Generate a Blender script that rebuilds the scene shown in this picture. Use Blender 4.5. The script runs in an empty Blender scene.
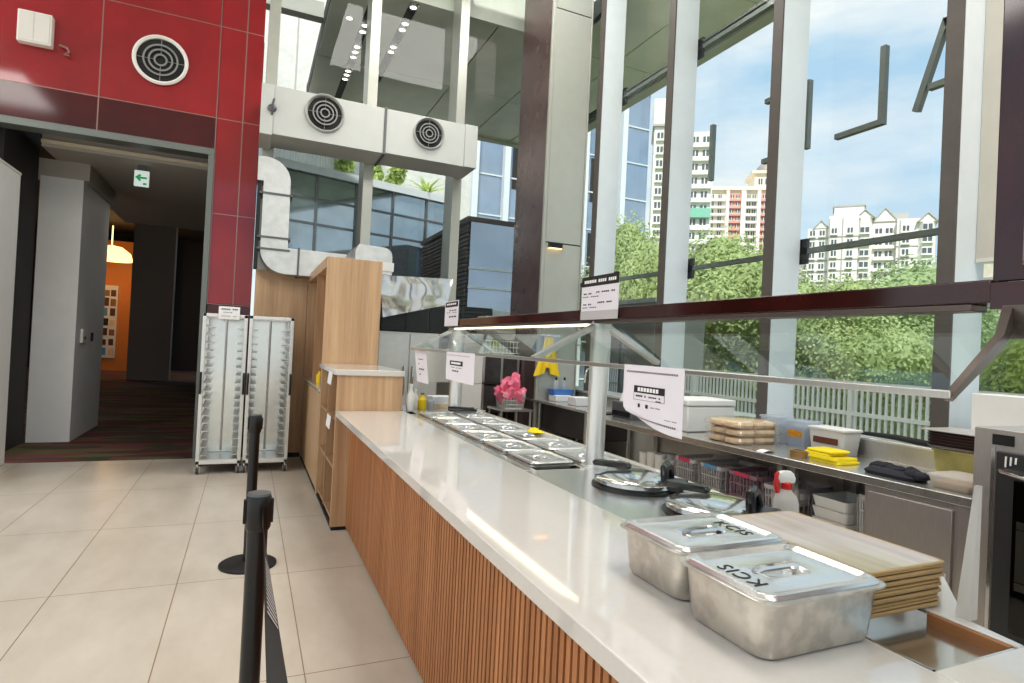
import bpy, math, random
from math import pi, cos, sin, radians as R
from mathutils import Vector, Matrix
random.seed(7)
SC = bpy.context.scene
COL = SC.collection

# ------------------------------------------------------------------ helpers
def lin(c):
    return tuple(((v / 255) / 12.92 if v / 255 <= .04045 else ((v / 255 + .055) / 1.055) ** 2.4) for v in c) + (1.,)

class MB:
    """collects faces with a material slot each; build() links them as one mesh object"""
    def __init__(s): s.v = []; s.f = []; s.m = []; s.k = 0
    def slot(s, k): s.k = k; return s
    def add(s, vs, fs):
        o = len(s.v); s.v += [tuple(v) for v in vs]
        for f in fs: s.f.append([o + i for i in f]); s.m.append(s.k)
        return s
    def box(s, x0, x1, y0, y1, z0, z1):
        v = [(x, y, z) for z in (z0, z1) for y in (y0, y1) for x in (x0, x1)]
        return s.add(v, [(0, 2, 3, 1), (4, 5, 7, 6), (0, 1, 5, 4), (2, 6, 7, 3), (0, 4, 6, 2), (1, 3, 7, 5)])
    def loft(s, loops, cap0=True, cap1=True, closed=True):
        n = len(loops[0]); v = [p for l in loops for p in l]; f = []
        for i in range(len(loops) - 1):
            for j in range(n if closed else n - 1):
                k = (j + 1) % n
                f.append((i * n + j, i * n + k, (i + 1) * n + k, (i + 1) * n + j))
        if cap0: f.append(tuple(reversed(range(n))))
        if cap1: f.append(tuple(range((len(loops) - 1) * n, len(loops) * n)))
        return s.add(v, f)
    def prism(s, poly, ax, a, b):
        def P(p, t): return {'x': (t, p[0], p[1]), 'y': (p[0], t, p[1]), 'z': (p[0], p[1], t)}[ax]
        return s.loft([[P(p, a) for p in poly], [P(p, b) for p in poly]])
    def tube(s, pts, r, n=10, caps=True):
        pts = [Vector(p) for p in pts]
        rs = r if isinstance(r, (list, tuple)) else [r] * len(pts)
        t0 = (pts[1] - pts[0]).normalized()
        u = t0.orthogonal().normalized()
        loops = []
        for i, p in enumerate(pts):
            a = (pts[min(i + 1, len(pts) - 1)] - pts[max(i - 1, 0)]).normalized()
            u = (u - a * u.dot(a)).normalized(); w = a.cross(u)
            loops.append([tuple(p + (u * cos(2 * pi * j / n) + w * sin(2 * pi * j / n)) * rs[i]) for j in range(n)])
        return s.loft(loops, caps, caps)
    def lathe(s, prof, c=(0, 0, 0), n=24, axis='z', cap0=True, cap1=True):
        loops = []
        for r, h in prof:
            L = []
            for j in range(n):
                a = 2 * pi * j / n; p = (r * cos(a), r * sin(a), h)
                if axis == 'y': p = (p[0], -h, p[1])
                if axis == 'x': p = (h, p[0], p[1])
                L.append((c[0] + p[0], c[1] + p[1], c[2] + p[2]))
            loops.append(L)
        return s.loft(loops, cap0, cap1)
    def grid(s, fn, nu, nv):
        v = [fn(i / nu, j / nv) for j in range(nv + 1) for i in range(nu + 1)]
        f = [(j * (nu + 1) + i, j * (nu + 1) + i + 1, (j + 1) * (nu + 1) + i + 1, (j + 1) * (nu + 1) + i) for j in range(nv) for i in range(nu)]
        return s.add(v, f)
    def sheet(s, fn, nu, nv, d=(0, 0, .001)):
        """a thin two-sided sheet with real thickness d"""
        s.grid(fn, nu, nv)
        s.grid(lambda a, b: tuple(p + q for p, q in zip(fn(1 - a, b), d)), nu, nv)
        return s
    def blob(s, c, rx, ry, rz, n=10, m=7, jit=0.):
        loops = []
        for i in range(m + 1):
            t = -pi / 2 + pi * (i + .02) / (m + .04)
            loops.append([(c[0] + rx * cos(t) * cos(2 * pi * j / n) * (1 + jit * random.uniform(-1, 1)),
                           c[1] + ry * cos(t) * sin(2 * pi * j / n) * (1 + jit * random.uniform(-1, 1)),
                           c[2] + rz * sin(t) * (1 + jit * random.uniform(-1, 1))) for j in range(n)])
        return s.loft(loops)
    def build(s, name, mats, parent=None, bevel=0, smooth=True, world=True, seg=2, angle=35):
        off = Vector((0, 0, 0))
        if parent is not None:
            if world:
                p = parent
                while p is not None: off += p.location; p = p.parent
        elif world and s.v:
            xs, ys, zs = zip(*s.v)
            off = Vector(((min(xs) + max(xs)) / 2, (min(ys) + max(ys)) / 2, min(zs)))
        me = bpy.data.meshes.new(name)
        me.from_pydata([tuple(Vector(v) - off) for v in s.v], [], s.f)
        for m in (mats if isinstance(mats, (list, tuple)) else [mats]): me.materials.append(m)
        me.polygons.foreach_set('material_index', s.m)
        me.validate(); me.update()
        import bmesh
        b = bmesh.new(); b.from_mesh(me); bmesh.ops.recalc_face_normals(b, faces=b.faces); b.to_mesh(me); b.free()
        if smooth:
            me.polygons.foreach_set('use_smooth', [True] * len(me.polygons))
            me.set_sharp_from_angle(angle=R(angle))
        o = bpy.data.objects.new(name, me); COL.objects.link(o)
        if parent is not None: o.parent = parent
        elif world: o.location = off
        if bevel:
            bv = o.modifiers.new('edge', 'BEVEL'); bv.width = bevel; bv.segments = seg; bv.limit_method = 'ANGLE'; bv.angle_limit = R(40)
            bv.harden_normals = False
        return o

def tag(o, label, cat, group=None, kind=None):
    o['label'] = label; o['category'] = cat
    if group: o['group'] = group
    if kind: o['kind'] = kind
    return o
def struct(o): o['kind'] = 'structure'; return o
def thing(name, label, cat, loc=(0, 0, 0), rz=0, group=None):
    o = bpy.data.objects.new(name, None); COL.objects.link(o)
    o.location = loc; o.rotation_euler = (0, 0, rz); o.empty_display_size = .05
    return tag(o, label, cat, group)
def kids(o): return [c for c in bpy.data.objects if c.parent == o]
def dup(o, loc=None, rz=None, label=None, group=None, parent=None, scale=None):
    c = o.copy(); COL.objects.link(c)
    if parent is not None: c.parent = parent
    if loc is not None: c.location = loc
    if rz is not None: c.rotation_euler = (0, 0, rz)
    if scale is not None: c.scale = scale
    if label: c['label'] = label
    if group: c['group'] = group
    for k in kids(o): dup(k, parent=c)
    return c
def rr(x0, x1, y0, y1, r, n=4):
    P = []
    for cx, cy, a in ((x1 - r, y1 - r, 0), (x0 + r, y1 - r, 90), (x0 + r, y0 + r, 180), (x1 - r, y0 + r, 270)):
        for i in range(n + 1):
            t = R(a + 90 * i / n); P.append((cx + r * cos(t), cy + r * sin(t)))
    return P
def at(poly, z): return [(x, y, z) for x, y in poly]
def text_mesh(mb, txt, size, M, ext=.0006, slot=0, shear=0, align='CENTER', spacing=1.):
    cu = bpy.data.curves.new('txt', 'FONT'); cu.body = txt; cu.size = size; cu.align_x = align; cu.align_y = 'CENTER'
    cu.extrude = ext; cu.shear = shear; cu.space_character = spacing; cu.resolution_u = 3
    o = bpy.data.objects.new('txt', cu); COL.objects.link(o)
    dg = bpy.context.evaluated_depsgraph_get(); dg.update()
    me = bpy.data.meshes.new_from_object(o.evaluated_get(dg))
    k = mb.k; mb.slot(slot)
    mb.add([tuple(M @ v.co) for v in me.vertices], [tuple(p.vertices) for p in me.polygons])
    mb.slot(k)
    bpy.data.objects.remove(o); bpy.data.meshes.remove(me); bpy.data.curves.remove(cu)

# ------------------------------------------------------------------ materials
class NT:
    def __init__(s, name):
        s.m = bpy.data.materials.new(name); s.m.use_nodes = True
        s.t = s.m.node_tree; s.n = s.t.nodes; s.b = s.n['Principled BSDF']; s.out = s.n['Material Output']
    def node(s, typ, **kw):
        x = s.n.new(typ)
        for k, v in kw.items():
            if k in x.inputs: x.inputs[k].default_value = v
            else: setattr(x, k, v)
        return x
    def link(s, a, b): s.t.links.new(a, b)
    def coord(s, scale=(1, 1, 1), kind='Object'):
        tc = s.node('ShaderNodeTexCoord'); mp = s.node('ShaderNodeMapping'); mp.inputs['Scale'].default_value = scale
        s.link(tc.outputs[kind], mp.inputs['Vector']); return mp.outputs['Vector']
    def noise(s, scale=(1, 1, 1), sc=1., detail=4., rough=.5, kind='Object'):
        n = s.node('ShaderNodeTexNoise'); n.inputs['Scale'].default_value = sc; n.inputs['Detail'].default_value = detail
        n.inputs['Roughness'].default_value = rough
        s.link(s.coord(scale, kind), n.inputs['Vector']); return n.outputs['Fac']
    def ramp(s, fac, stops, interp='LINEAR'):
        r = s.node('ShaderNodeValToRGB'); e = r.color_ramp.elements; r.color_ramp.interpolation = interp
        while len(e) < len(stops): e.new(.5)
        for i, (p, c) in enumerate(stops): e[i].position = p; e[i].color = c if len(c) == 4 else lin(c)
        s.link(fac, r.inputs['Fac']); return r.outputs['Color']
    def bump(s, fac, strength=.2, dist=.01):
        b = s.node('ShaderNodeBump'); b.inputs['Strength'].default_value = strength; b.inputs['Distance'].default_value = dist
        s.link(fac, b.inputs['Height']); s.link(b.outputs['Normal'], s.b.inputs['Normal'])
def mat(name, col, rough=.5, metal=0., var=0., vscale=(3, 3, 3), spec=None, bump=0., bscale=20, coat=0., trans=0., emit=None, estr=0., ior=None, sheen=0.):
    t = NT(name); b = t.b
    b.inputs['Roughness'].default_value = rough; b.inputs['Metallic'].default_value = metal
    b.inputs['Base Color'].default_value = lin(col)
    if spec is not None: b.inputs['Specular IOR Level'].default_value = spec
    if coat: b.inputs['Coat Weight'].default_value = coat; b.inputs['Coat Roughness'].default_value = .05
    if trans: b.inputs['Transmission Weight'].default_value = trans
    if ior: b.inputs['IOR'].default_value = ior
    f = t.noise(vscale, 2., 5., .6)
    d = var if var else .012
    t.link(t.ramp(f, [(.3, tuple(max(0, c * (1 - d)) for c in col)), (.7, tuple(min(255, c * (1 + d)) for c in col))]), b.inputs['Base Color'])
    if bump: t.bump(t.noise((1, 1, 1), bscale, 4., .6), bump, .004)
    if emit:
        b.inputs['Emission Color'].default_value = lin(emit); b.inputs['Emission Strength'].default_value = estr
    return t.m
def wood(name, c0, c1, axis='z', rough=.45, fine=40., coat=0.):
    t = NT(name)
    sc = {'z': (fine, fine, 1.6), 'y': (fine, 1.6, fine), 'x': (1.6, fine, fine)}[axis]
    f = t.noise(sc, 1., 6., .65)
    f2 = t.noise(tuple(v * .22 for v in sc), 1., 3., .5)
    mx = t.node('ShaderNodeMix'); mx.data_type = 'FLOAT'; mx.inputs[0].default_value = .5
    t.link(f, mx.inputs[2]); t.link(f2, mx.inputs[3])
    t.link(t.ramp(mx.outputs[0], [(.35, c0), (.65, c1)]), t.b.inputs['Base Color'])
    t.b.inputs['Roughness'].default_value = rough
    if coat: t.b.inputs['Coat Weight'].default_value = coat; t.b.inputs['Coat Roughness'].default_value = .1
    t.bump(f, .06, .002)
    return t.m
def steel(name, col=(204, 202, 197), rough=.3, stretch=(4, 60, 4), var=.025, smudge=0., metal=.9):
    t = NT(name)
    f = t.noise(stretch, 3., 5., .6)
    t.link(t.ramp(f, [(.3, tuple(c * (1 - var) for c in col)), (.7, tuple(min(255, c * (1 + var)) for c in col))]), t.b.inputs['Base Color'])
    r = t.node('ShaderNodeMapRange'); r.inputs['To Min'].default_value = rough * .75; r.inputs['To Max'].default_value = rough * 1.3
    t.link(f, r.inputs['Value']); t.link(r.outputs[0], t.b.inputs['Roughness'])
    t.b.inputs['Metallic'].default_value = metal
    if smudge:
        g = t.noise((1, 1, 1), 22., 3., .5)
        t.link(t.ramp(g, [(.42, tuple(c * (1 - smudge) for c in col)), (.58, col)]), t.b.inputs['Base Color'])
    return t.m
def thin_glass(name, tint=(238, 245, 243), refl=1., rough=0., haze=0., hazecol=(230, 235, 235)):
    t = NT(name); t.n.remove(t.b)
    tr = t.node('ShaderNodeBsdfTransparent'); tr.inputs['Color'].default_value = lin(tint)
    gl = t.node('ShaderNodeBsdfGlossy'); gl.inputs['Roughness'].default_value = rough
    ge = t.node('ShaderNodeNewGeometry')     # Schlick reflectance, the same from both sides of the sheet
    dt = t.node('ShaderNodeVectorMath', operation='DOT_PRODUCT'); t.link(ge.outputs['Normal'], dt.inputs[0]); t.link(ge.outputs['Incoming'], dt.inputs[1])
    def mth(op, a, b=None):
        m_ = t.node('ShaderNodeMath', operation=op)
        for i_, v_ in enumerate((a, b)):
            if v_ is None: continue
            if isinstance(v_, (int, float)): m_.inputs[i_].default_value = v_
            else: t.link(v_, m_.inputs[i_])
        return m_.outputs[0]
    fr5 = mth('POWER', mth('SUBTRACT', 1., mth('ABSOLUTE', dt.outputs['Value'])), 5.)
    class ml: outputs = [mth('MULTIPLY', mth('ADD', mth('MULTIPLY', fr5, .96), .04), refl)]
    mx = t.node('ShaderNodeMixShader'); t.link(ml.outputs[0], mx.inputs[0]); t.link(tr.outputs[0], mx.inputs[1]); t.link(gl.outputs[0], mx.inputs[2])
    last = mx
    if haze:
        df = t.node('ShaderNodeBsdfDiffuse'); df.inputs['Color'].default_value = lin(hazecol)
        tl = t.node('ShaderNodeBsdfTranslucent'); tl.inputs['Color'].default_value = lin(hazecol)
        ad = t.node('ShaderNodeMixShader'); ad.inputs[0].default_value = .5; t.link(df.outputs[0], ad.inputs[1]); t.link(tl.outputs[0], ad.inputs[2])
        m2 = t.node('ShaderNodeMixShader'); m2.inputs[0].default_value = haze
        t.link(mx.outputs[0], m2.inputs[1]); t.link(ad.outputs[0], m2.inputs[2]); last = m2
    t.link(last.outputs[0], t.out.inputs['Surface'])
    t.n['Material Output'].is_active_output = True
    return t.m

M = {}
M['red'] = mat('red_glass', (142, 22, 30), .06, var=.08, vscale=(.8, .8, .8), spec=.6)
M['darkred'] = mat('dark_red_glass', (66, 6, 12), .08, var=.15, vscale=(1, 1, 1))
M['seam'] = steel('seam_metal', (150, 118, 110), .4, metal=.6)
M['frame'] = mat('grey_frame', (112, 117, 112), .4, metal=.4)
M['white'] = mat('white_paint', (236, 234, 228), .45)
M['offwhite'] = mat('off_white', (214, 212, 204), .5)
M['ring'] = mat('vent_ring_grey', (134, 136, 134), .4, metal=.3)
M['black'] = mat('black_plastic', (9, 9, 10), .3)
M['blackm'] = mat('black_matte', (14, 14, 14), .7)
M['rubber'] = mat('grey_rubber', (60, 58, 56), .7)
M['oak'] = wood('oak_veneer', (172, 134, 98), (210, 174, 134), 'z', .42)
M['oakd'] = wood('oak_inside', (150, 112, 80), (182, 144, 106), 'z', .5)
M['slat'] = wood('slat_wood', (148, 90, 48), (198, 134, 86), 'z', .5, 55)
M['gap'] = mat('slat_gap', (58, 30, 16), .7)
M['quartz'] = mat('white_quartz', (214, 209, 202), .05, var=.01, vscale=(30, 30, 30), spec=.9)
M['steel'] = steel('brushed_steel')
M['steelx'] = steel('brushed_steel_top', (222, 220, 215), .24, (60, 4, 4), .02, metal=.9)
M['pan'] = steel('pan_steel', (212, 206, 196), .3, (8, 8, 8), .06, smudge=.1, metal=.85)
M['lid'] = steel('lid_steel', (232, 233, 232), .24, (6, 6, 6), .012, metal=.82)
M['chrome'] = steel('chrome', (215, 215, 212), .1, (5, 5, 5), .05)
M['galv'] = steel('galvanised_steel', (205, 208, 205), .42, (2.5, 2.5, 2.5), .06, metal=.75)
M['duct'] = mat('duct_paint', (196, 199, 195), .42, var=.012, metal=.15)
M['alu'] = steel('aluminium', (232, 231, 227), .34, (40, 40, 3), .025, metal=.75)
M['mullion'] = mat('mullion_paint', (226, 234, 238), .45)
M['mulldark'] = mat('mullion_bronze', (84, 79, 74), .5, var=.05)
M['mauve'] = mat('column_mauve', (112, 92, 90), .25, var=.08, metal=.5)
M['clad'] = mat('column_cladding', (184, 186, 176), .3, var=.015, metal=.3)
M['glass'] = thin_glass('window_glass', (250, 253, 252), .5)
M['guard'] = thin_glass('guard_glass', (246, 250, 248), .6)
M['cover'] = thin_glass('cover_film', (252, 253, 252), .6, .04)
M['tub'] = thin_glass('tub_plastic', (240, 244, 248), .8, .12, .4, (232, 238, 246))
M['milk'] = thin_glass('milky_plastic', (246, 245, 243), .8, .2, .55, (244, 242, 238))
M['film'] = thin_glass('bag_film', (253, 252, 250), 1.2, .1, .1, (250, 246, 242))
M['mahog'] = mat('mahogany_gloss', (52, 20, 17), .1, var=.2, vscale=(2, 2, 2), spec=.6)
M['redpanel'] = mat('red_brown_panel', (92, 26, 22), .22, var=.06)
M['cream'] = mat('cream_light_strip', (238, 226, 200), .4)
M['strip'] = mat('led_strip', (245, 236, 214), .5, emit=(255, 238, 206), estr=3.)
M['bronze'] = mat('bronze_trim', (104, 92, 86), .3, metal=.5)
M['paper'] = mat('paper', (236, 230, 236), .7, var=.01)
M['paperw'] = mat('white_paper', (240, 240, 240), .7, var=.01)
M['ink'] = mat('ink', (34, 28, 28), .7)
M['styro'] = mat('styrofoam', (236, 236, 232), .75, bump=.25, bscale=120)
M['bun'] = mat('bun_crust', (242, 206, 166), .55, var=.1, vscale=(8, 8, 8))
M['orange'] = mat('orange_label', (196, 132, 30), .6, var=.12, vscale=(20, 20, 20))
M['brownlab'] = mat('brown_label', (92, 48, 26), .6, var=.12, vscale=(20, 20, 20))
M['yellow'] = mat('yellow_cloth', (240, 214, 20), .8, bump=.4, bscale=160)
M['apron'] = mat('yellow_rubber', (246, 208, 16), .45)
M['navy'] = mat('navy_cloth', (26, 26, 36), .85, bump=.3, bscale=90)
M['pink'] = mat('pink_plastic_bag', (244, 112, 142), .35, var=.1)
M['pinkd'] = mat('pink_tag', (206, 62, 96), .5)
M['blue'] = mat('blue_plastic', (72, 124, 196), .45)
M['bluel'] = mat('blue_tag', (92, 150, 196), .5)
M['basket'] = mat('grey_basket', (196, 190, 190), .5)
M['basketm'] = mat('mauve_basket', (150, 110, 124), .5)
M['whitep'] = mat('white_plastic', (230, 228, 222), .4)
M['redp'] = mat('red_plastic', (214, 32, 34), .35)
M['traytop'] = wood('tray_top', (190, 168, 152), (226, 210, 200), 'y', .22, 30, coat=.3)
M['trayedge'] = wood('tray_edge', (160, 124, 74), (206, 172, 118), 'x', .5, 30)
M['sheet'] = steel('polished_sheet', (225, 224, 220), .16, (5, 5, 5), .02, metal=.97)
M['tan'] = wood('tan_wood', (128, 80, 44), (164, 110, 66), 'y', .5, 30)
M['tape'] = mat('amber_tape', (150, 118, 66), .3)
M['darktray'] = mat('dark_brown_tray', (64, 40, 36), .35)
M['yelbin'] = mat('yellow_bin', (196, 184, 112), .4, var=.12)
M['oven'] = steel('oven_steel', (186, 178, 172), .34, (4, 60, 4), .03, metal=.7)
M['ovend'] = mat('oven_dark_frame', (46, 46, 46), .35)
M['ovenglass'] = thin_glass('oven_glass', (150, 150, 144), 1.2)
M['gray'] = mat('grey_panel', (96, 96, 98), .4, metal=.3)
M['dkgrey'] = mat('dark_cabinet', (54, 48, 46), .35, metal=.3)
M['wallg'] = mat('grey_wall', (166, 164, 156), .6)
M['sat'] = mat('pillar_paint', (226, 227, 225), .55)
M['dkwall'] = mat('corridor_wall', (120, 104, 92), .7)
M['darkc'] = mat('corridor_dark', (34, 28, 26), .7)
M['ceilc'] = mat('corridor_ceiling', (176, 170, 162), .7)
M['orangew'] = mat('orange_wall', (220, 130, 50), .6)
M['ceil'] = mat('ceiling_paint', (225, 224, 220), .7)
M['green'] = mat('exit_green', (30, 150, 90), .5, emit=(30, 170, 95), estr=.35)
M['exitw'] = mat('exit_face', (225, 235, 230), .5, emit=(225, 240, 232), estr=.45)
M['lampg'] = mat('lamp_glow', (255, 250, 240), .5, emit=(255, 246, 232), estr=4.)
M['warmg'] = mat('warm_glow', (255, 214, 150), .5, emit=(255, 196, 120), estr=3.)
M['soffit'] = mat('soffit_panel', (234, 230, 218), .3, var=.06, vscale=(.5, .5, .5))
M['fascia'] = mat('fascia_panel', (196, 192, 180), .5)
M['bldw'] = mat('white_render', (236, 232, 222), .7, var=.05)
M['bldp'] = mat('pink_render', (222, 158, 142), .7, var=.05)
M['bldc'] = mat('cream_render', (240, 226, 204), .7, var=.04)
M['bldg'] = mat('grey_render', (178, 174, 168), .7, var=.05)
M['bldwin'] = mat('far_window', (92, 98, 104), .2)
M['teal'] = mat('teal_panel', (128, 190, 166), .5)
M['dome'] = mat('dome_slate', (150, 140, 132), .5)
M['mirror'] = mat('facade_glass', (158, 174, 192), .05, metal=.6, var=.06, vscale=(.4, .4, .4))
M['mirrord'] = mat('facade_glass_dark', (150, 164, 172), .05, metal=.75, var=.1, vscale=(.6, .6, .6))
M['finw'] = mat('white_fin', (226, 230, 232), .5)
M['louv'] = mat('bronze_louvre', (88, 72, 66), .5)
M['concrete'] = mat('pale_concrete', (216, 214, 208), .8, var=.06)
M['belt'] = mat('belt_webbing', (44, 43, 44), .7, bump=.2, bscale=200)
M['smoke'] = mat('smoked_door', (62, 58, 58), .12, var=.2)
M['bark'] = mat('bark', (92, 74, 58), .9, var=.2, vscale=(4, 4, 1))
M['soil'] = mat('garden_ground', (96, 108, 66), .9, var=.25)

def leaf_mat(name, a, b, c):
    t = NT(name); f = t.noise((1, 1, 1), .9, 6., .75)
    colr = t.ramp(f, [(.3, a), (.5, b), (.72, c)])
    t.link(colr, t.b.inputs['Base Color']); t.b.inputs['Roughness'].default_value = .6
    tl = t.node('ShaderNodeBsdfTranslucent'); t.link(colr, tl.inputs['Color'])
    mx = t.node('ShaderNodeMixShader'); mx.inputs[0].default_value = .35
    t.link(t.b.outputs[0], mx.inputs[1]); t.link(tl.outputs[0], mx.inputs[2]); t.link(mx.outputs[0], t.out.inputs['Surface'])
    return t.m
M['leafa'] = leaf_mat('leaf_mid', (136, 154, 96), (178, 194, 128), (214, 224, 172))
M['leafb'] = leaf_mat('leaf_dark', (124, 144, 100), (162, 182, 126), (204, 218, 168))
M['leafc'] = leaf_mat('leaf_bright', (150, 172, 88), (190, 208, 120), (220, 230, 160))

def floor_mat():
    t = NT('beige_floor_tile')
    tc = t.node('ShaderNodeTexCoord'); sp = t.node('ShaderNodeSeparateXYZ'); t.link(tc.outputs['Object'], sp.inputs[0])
    def line(out, period, off, w):
        a = t.node('ShaderNodeMath', operation='ADD'); a.inputs[1].default_value = -off + period * 40; t.link(out, a.inputs[0])
        m = t.node('ShaderNodeMath', operation='MODULO'); m.inputs[1].default_value = period; t.link(a.outputs[0], m.inputs[0])
        l = t.node('ShaderNodeMath', operation='LESS_THAN'); l.inputs[1].default_value = w; t.link(m.outputs[0], l.inputs[0]); return l.outputs[0]
    g = t.node('ShaderNodeMath', operation='MAXIMUM')
    t.link(line(sp.outputs[0], .62, -.322, .005), g.inputs[0]); t.link(line(sp.outputs[1], 1.242, 2.79, .006), g.inputs[1])
    n1 = t.noise((1.2, .5, 1), 2.2, 7., .65); n2 = t.noise((1, 1, 1), 30., 3., .5)
    c = t.ramp(n1, [(.3, (190, 180, 164)), (.7, (212, 203, 189))])
    mx = t.node('ShaderNodeMix'); mx.data_type = 'RGBA'; mx.inputs['B'].default_value = lin((128, 104, 72)) if 'B' in mx.inputs else lin((128, 104, 72))
    mx.inputs[7].default_value = lin((138, 116, 84))
    t.link(g.outputs[0], mx.inputs[0]); t.link(c, mx.inputs[6]); t.link(mx.outputs[2], t.b.inputs['Base Color'])
    r = t.node('ShaderNodeMapRange'); r.inputs['To Min'].default_value = .22; r.inputs['To Max'].default_value = .42
    t.link(n1, r.inputs['Value']); t.link(r.outputs[0], t.b.inputs['Roughness'])
    t.bump(n2, .03, .001)
    return t.m
def carpet_mat():
    t = NT('striped_carpet')
    v = t.node('ShaderNodeTexVoronoi'); v.inputs['Scale'].default_value = 1.; t.link(t.coord((1.6, 6, 1)), v.inputs['Vector'])
    sp = t.node('ShaderNodeSeparateXYZ'); t.link(v.outputs['Color'], sp.inputs[0])
    t.link(t.ramp(sp.outputs[0], [(0, (74, 40, 38)), (.3, (92, 86, 50)), (.55, (64, 60, 40)), (.8, (110, 56, 54)), (1, (60, 44, 34))], 'CONSTANT'), t.b.inputs['Base Color'])
    t.b.inputs['Roughness'].default_value = .95; return t.m
M['floor'] = floor_mat(); M['carpet'] = carpet_mat()
def hammered():
    t = NT('wavy_steel')
    t.b.inputs['Metallic'].default_value = 1.; t.b.inputs['Roughness'].default_value = .16; t.b.inputs['Base Color'].default_value = lin((206, 204, 198))
    n = t.noise((1, 1, 1), 3.2, 1., .3); t.bump(n, .9, .12); return t.m
M['wavy'] = hammered()

# ------------------------------------------------------------------ world, camera, lights
w = bpy.data.worlds.new('sky'); SC.world = w; w.use_nodes = True
wt = w.node_tree; bg = wt.nodes['Background']
def wn(t, **k):
    x = wt.nodes.new(t)
    for a, b in k.items(): setattr(x, a, b)
    return x
tc = wn('ShaderNodeTexCoord'); mp = wn('ShaderNodeMapping'); mp.inputs['Scale'].default_value = (1.2, 1.2, 4.2)
mp.inputs['Rotation'].default_value = (0, 0, .4)
wt.links.new(tc.outputs['Generated'], mp.inputs['Vector'])
nz = wn('ShaderNodeTexNoise'); nz.inputs['Scale'].default_value = 1.9; nz.inputs['Detail'].default_value = 7; nz.inputs['Roughness'].default_value = .55
wt.links.new(mp.outputs[0], nz.inputs['Vector'])
cr = wn('ShaderNodeValToRGB'); cr.color_ramp.elements[0].position = .4; cr.color_ramp.elements[1].position = .66
wt.links.new(nz.outputs['Fac'], cr.inputs['Fac'])
spx = wn('ShaderNodeSeparateXYZ'); wt.links.new(tc.outputs['Generated'], spx.inputs[0])
hz = wn('ShaderNodeValToRGB'); e = hz.color_ramp.elements
e[0].position = 0.; e[0].color = lin((236, 242, 246)); e[1].position = .55; e[1].color = lin((164, 206, 240))
e2 = e.new(.2); e2.color = lin((200, 226, 246))
wt.links.new(spx.outputs[2], hz.inputs['Fac'])
mixc = wn('ShaderNodeMix'); mixc.data_type = 'RGBA'; mixc.inputs[7].default_value = lin((252, 253, 254))
wt.links.new(cr.outputs['Color'], mixc.inputs[0]); wt.links.new(hz.outputs['Color'], mixc.inputs[6])
wt.links.new(mixc.outputs[2], bg.inputs['Color']); bg.inputs['Strength'].default_value = 1.0

cam = bpy.data.cameras.new('camera'); co = bpy.data.objects.new('camera', cam); COL.objects.link(co); SC.camera = co
cam.sensor_width = 36; cam.lens = 596.386 / 1024 * 36; cam.clip_start = .02; cam.clip_end = 500
yw, pt, rl = .415345, .0105, .048978
F = Vector((sin(yw) * cos(pt), cos(yw) * cos(pt), sin(pt))); r0 = Vector((cos(yw), -sin(yw), 0)); u0 = r0.cross(F)
rt = cos(rl) * r0 + sin(rl) * u0; up = -sin(rl) * r0 + cos(rl) * u0
co.matrix_world = Matrix(((rt.x, up.x, -F.x, 0), (rt.y, up.y, -F.y, 0), (rt.z, up.z, -F.z, 1.5), (0, 0, 0, 1)))

def light(name, typ, loc, energy, col=(1, 1, 1), rot=(0, 0, 0), size=1., sy=None):
    l = bpy.data.lights.new(name, typ); l.energy = energy; l.color = col
    o = bpy.data.objects.new(name, l); COL.objects.link(o); o.location = loc; o.rotation_euler = rot
    if typ == 'AREA':
        l.size = size
        if sy: l.shape = 'RECTANGLE'; l.size_y = sy
    if typ == 'SUN': l.angle = R(3)
    if typ in ('POINT', 'SPOT'): l.shadow_soft_size = size
    return o
sun = light('sun', 'SUN', (0, 0, 20), 4.6, (1, .97, .93))
sun.rotation_euler = Vector((.42, .62, -.9)).to_track_quat('-Z', 'Y').to_euler()
for x in (-6.0, 2.4):
    for y in ((-1.5, 2.2, 5.6) if x < 0 else (-2.2, .5, 5.6)):
        light('ceiling_fill', 'AREA', (x, y, 6.95), 150, (1, .96, .91), size=2.4)  # unseen area lights without fixtures, added to brighten the hall
light('corridor_lamp', 'POINT', (-4.4, 22.6, 3.2), 38, (1, .66, .34), size=.2)
light('corridor_downlight', 'AREA', (-1.3, 11.5, 3.5), 4, (1, .9, .8), size=.4)

SC.view_settings.view_transform = 'Standard'; SC.view_settings.look = 'None'
SC.view_settings.gamma = 1; SC.view_settings.exposure = .1; SC.view_settings.use_curve_mapping = False
SC.cycles.use_denoising = True; SC.cycles.max_bounces = 10; SC.cycles.transparent_max_bounces = 24
SC.cycles.caustics_reflective = False; SC.cycles.caustics_refractive = False; SC.cycles.sample_clamp_indirect = 6

# ------------------------------------------------------------------ setting
struct(MB().box(-7, 4.42, -8, 8.0, -.15, 0).build('floor', M['floor'], world=False))
struct(MB().box(-9, 3, 8.0, 27, -.15, -.002).build('floor_carpet', M['carpet'], world=False))
struct(MB().box(-7, 4.4, -8, 8.0, 7, 7.15).build('ceiling', M['ceil']))

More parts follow.
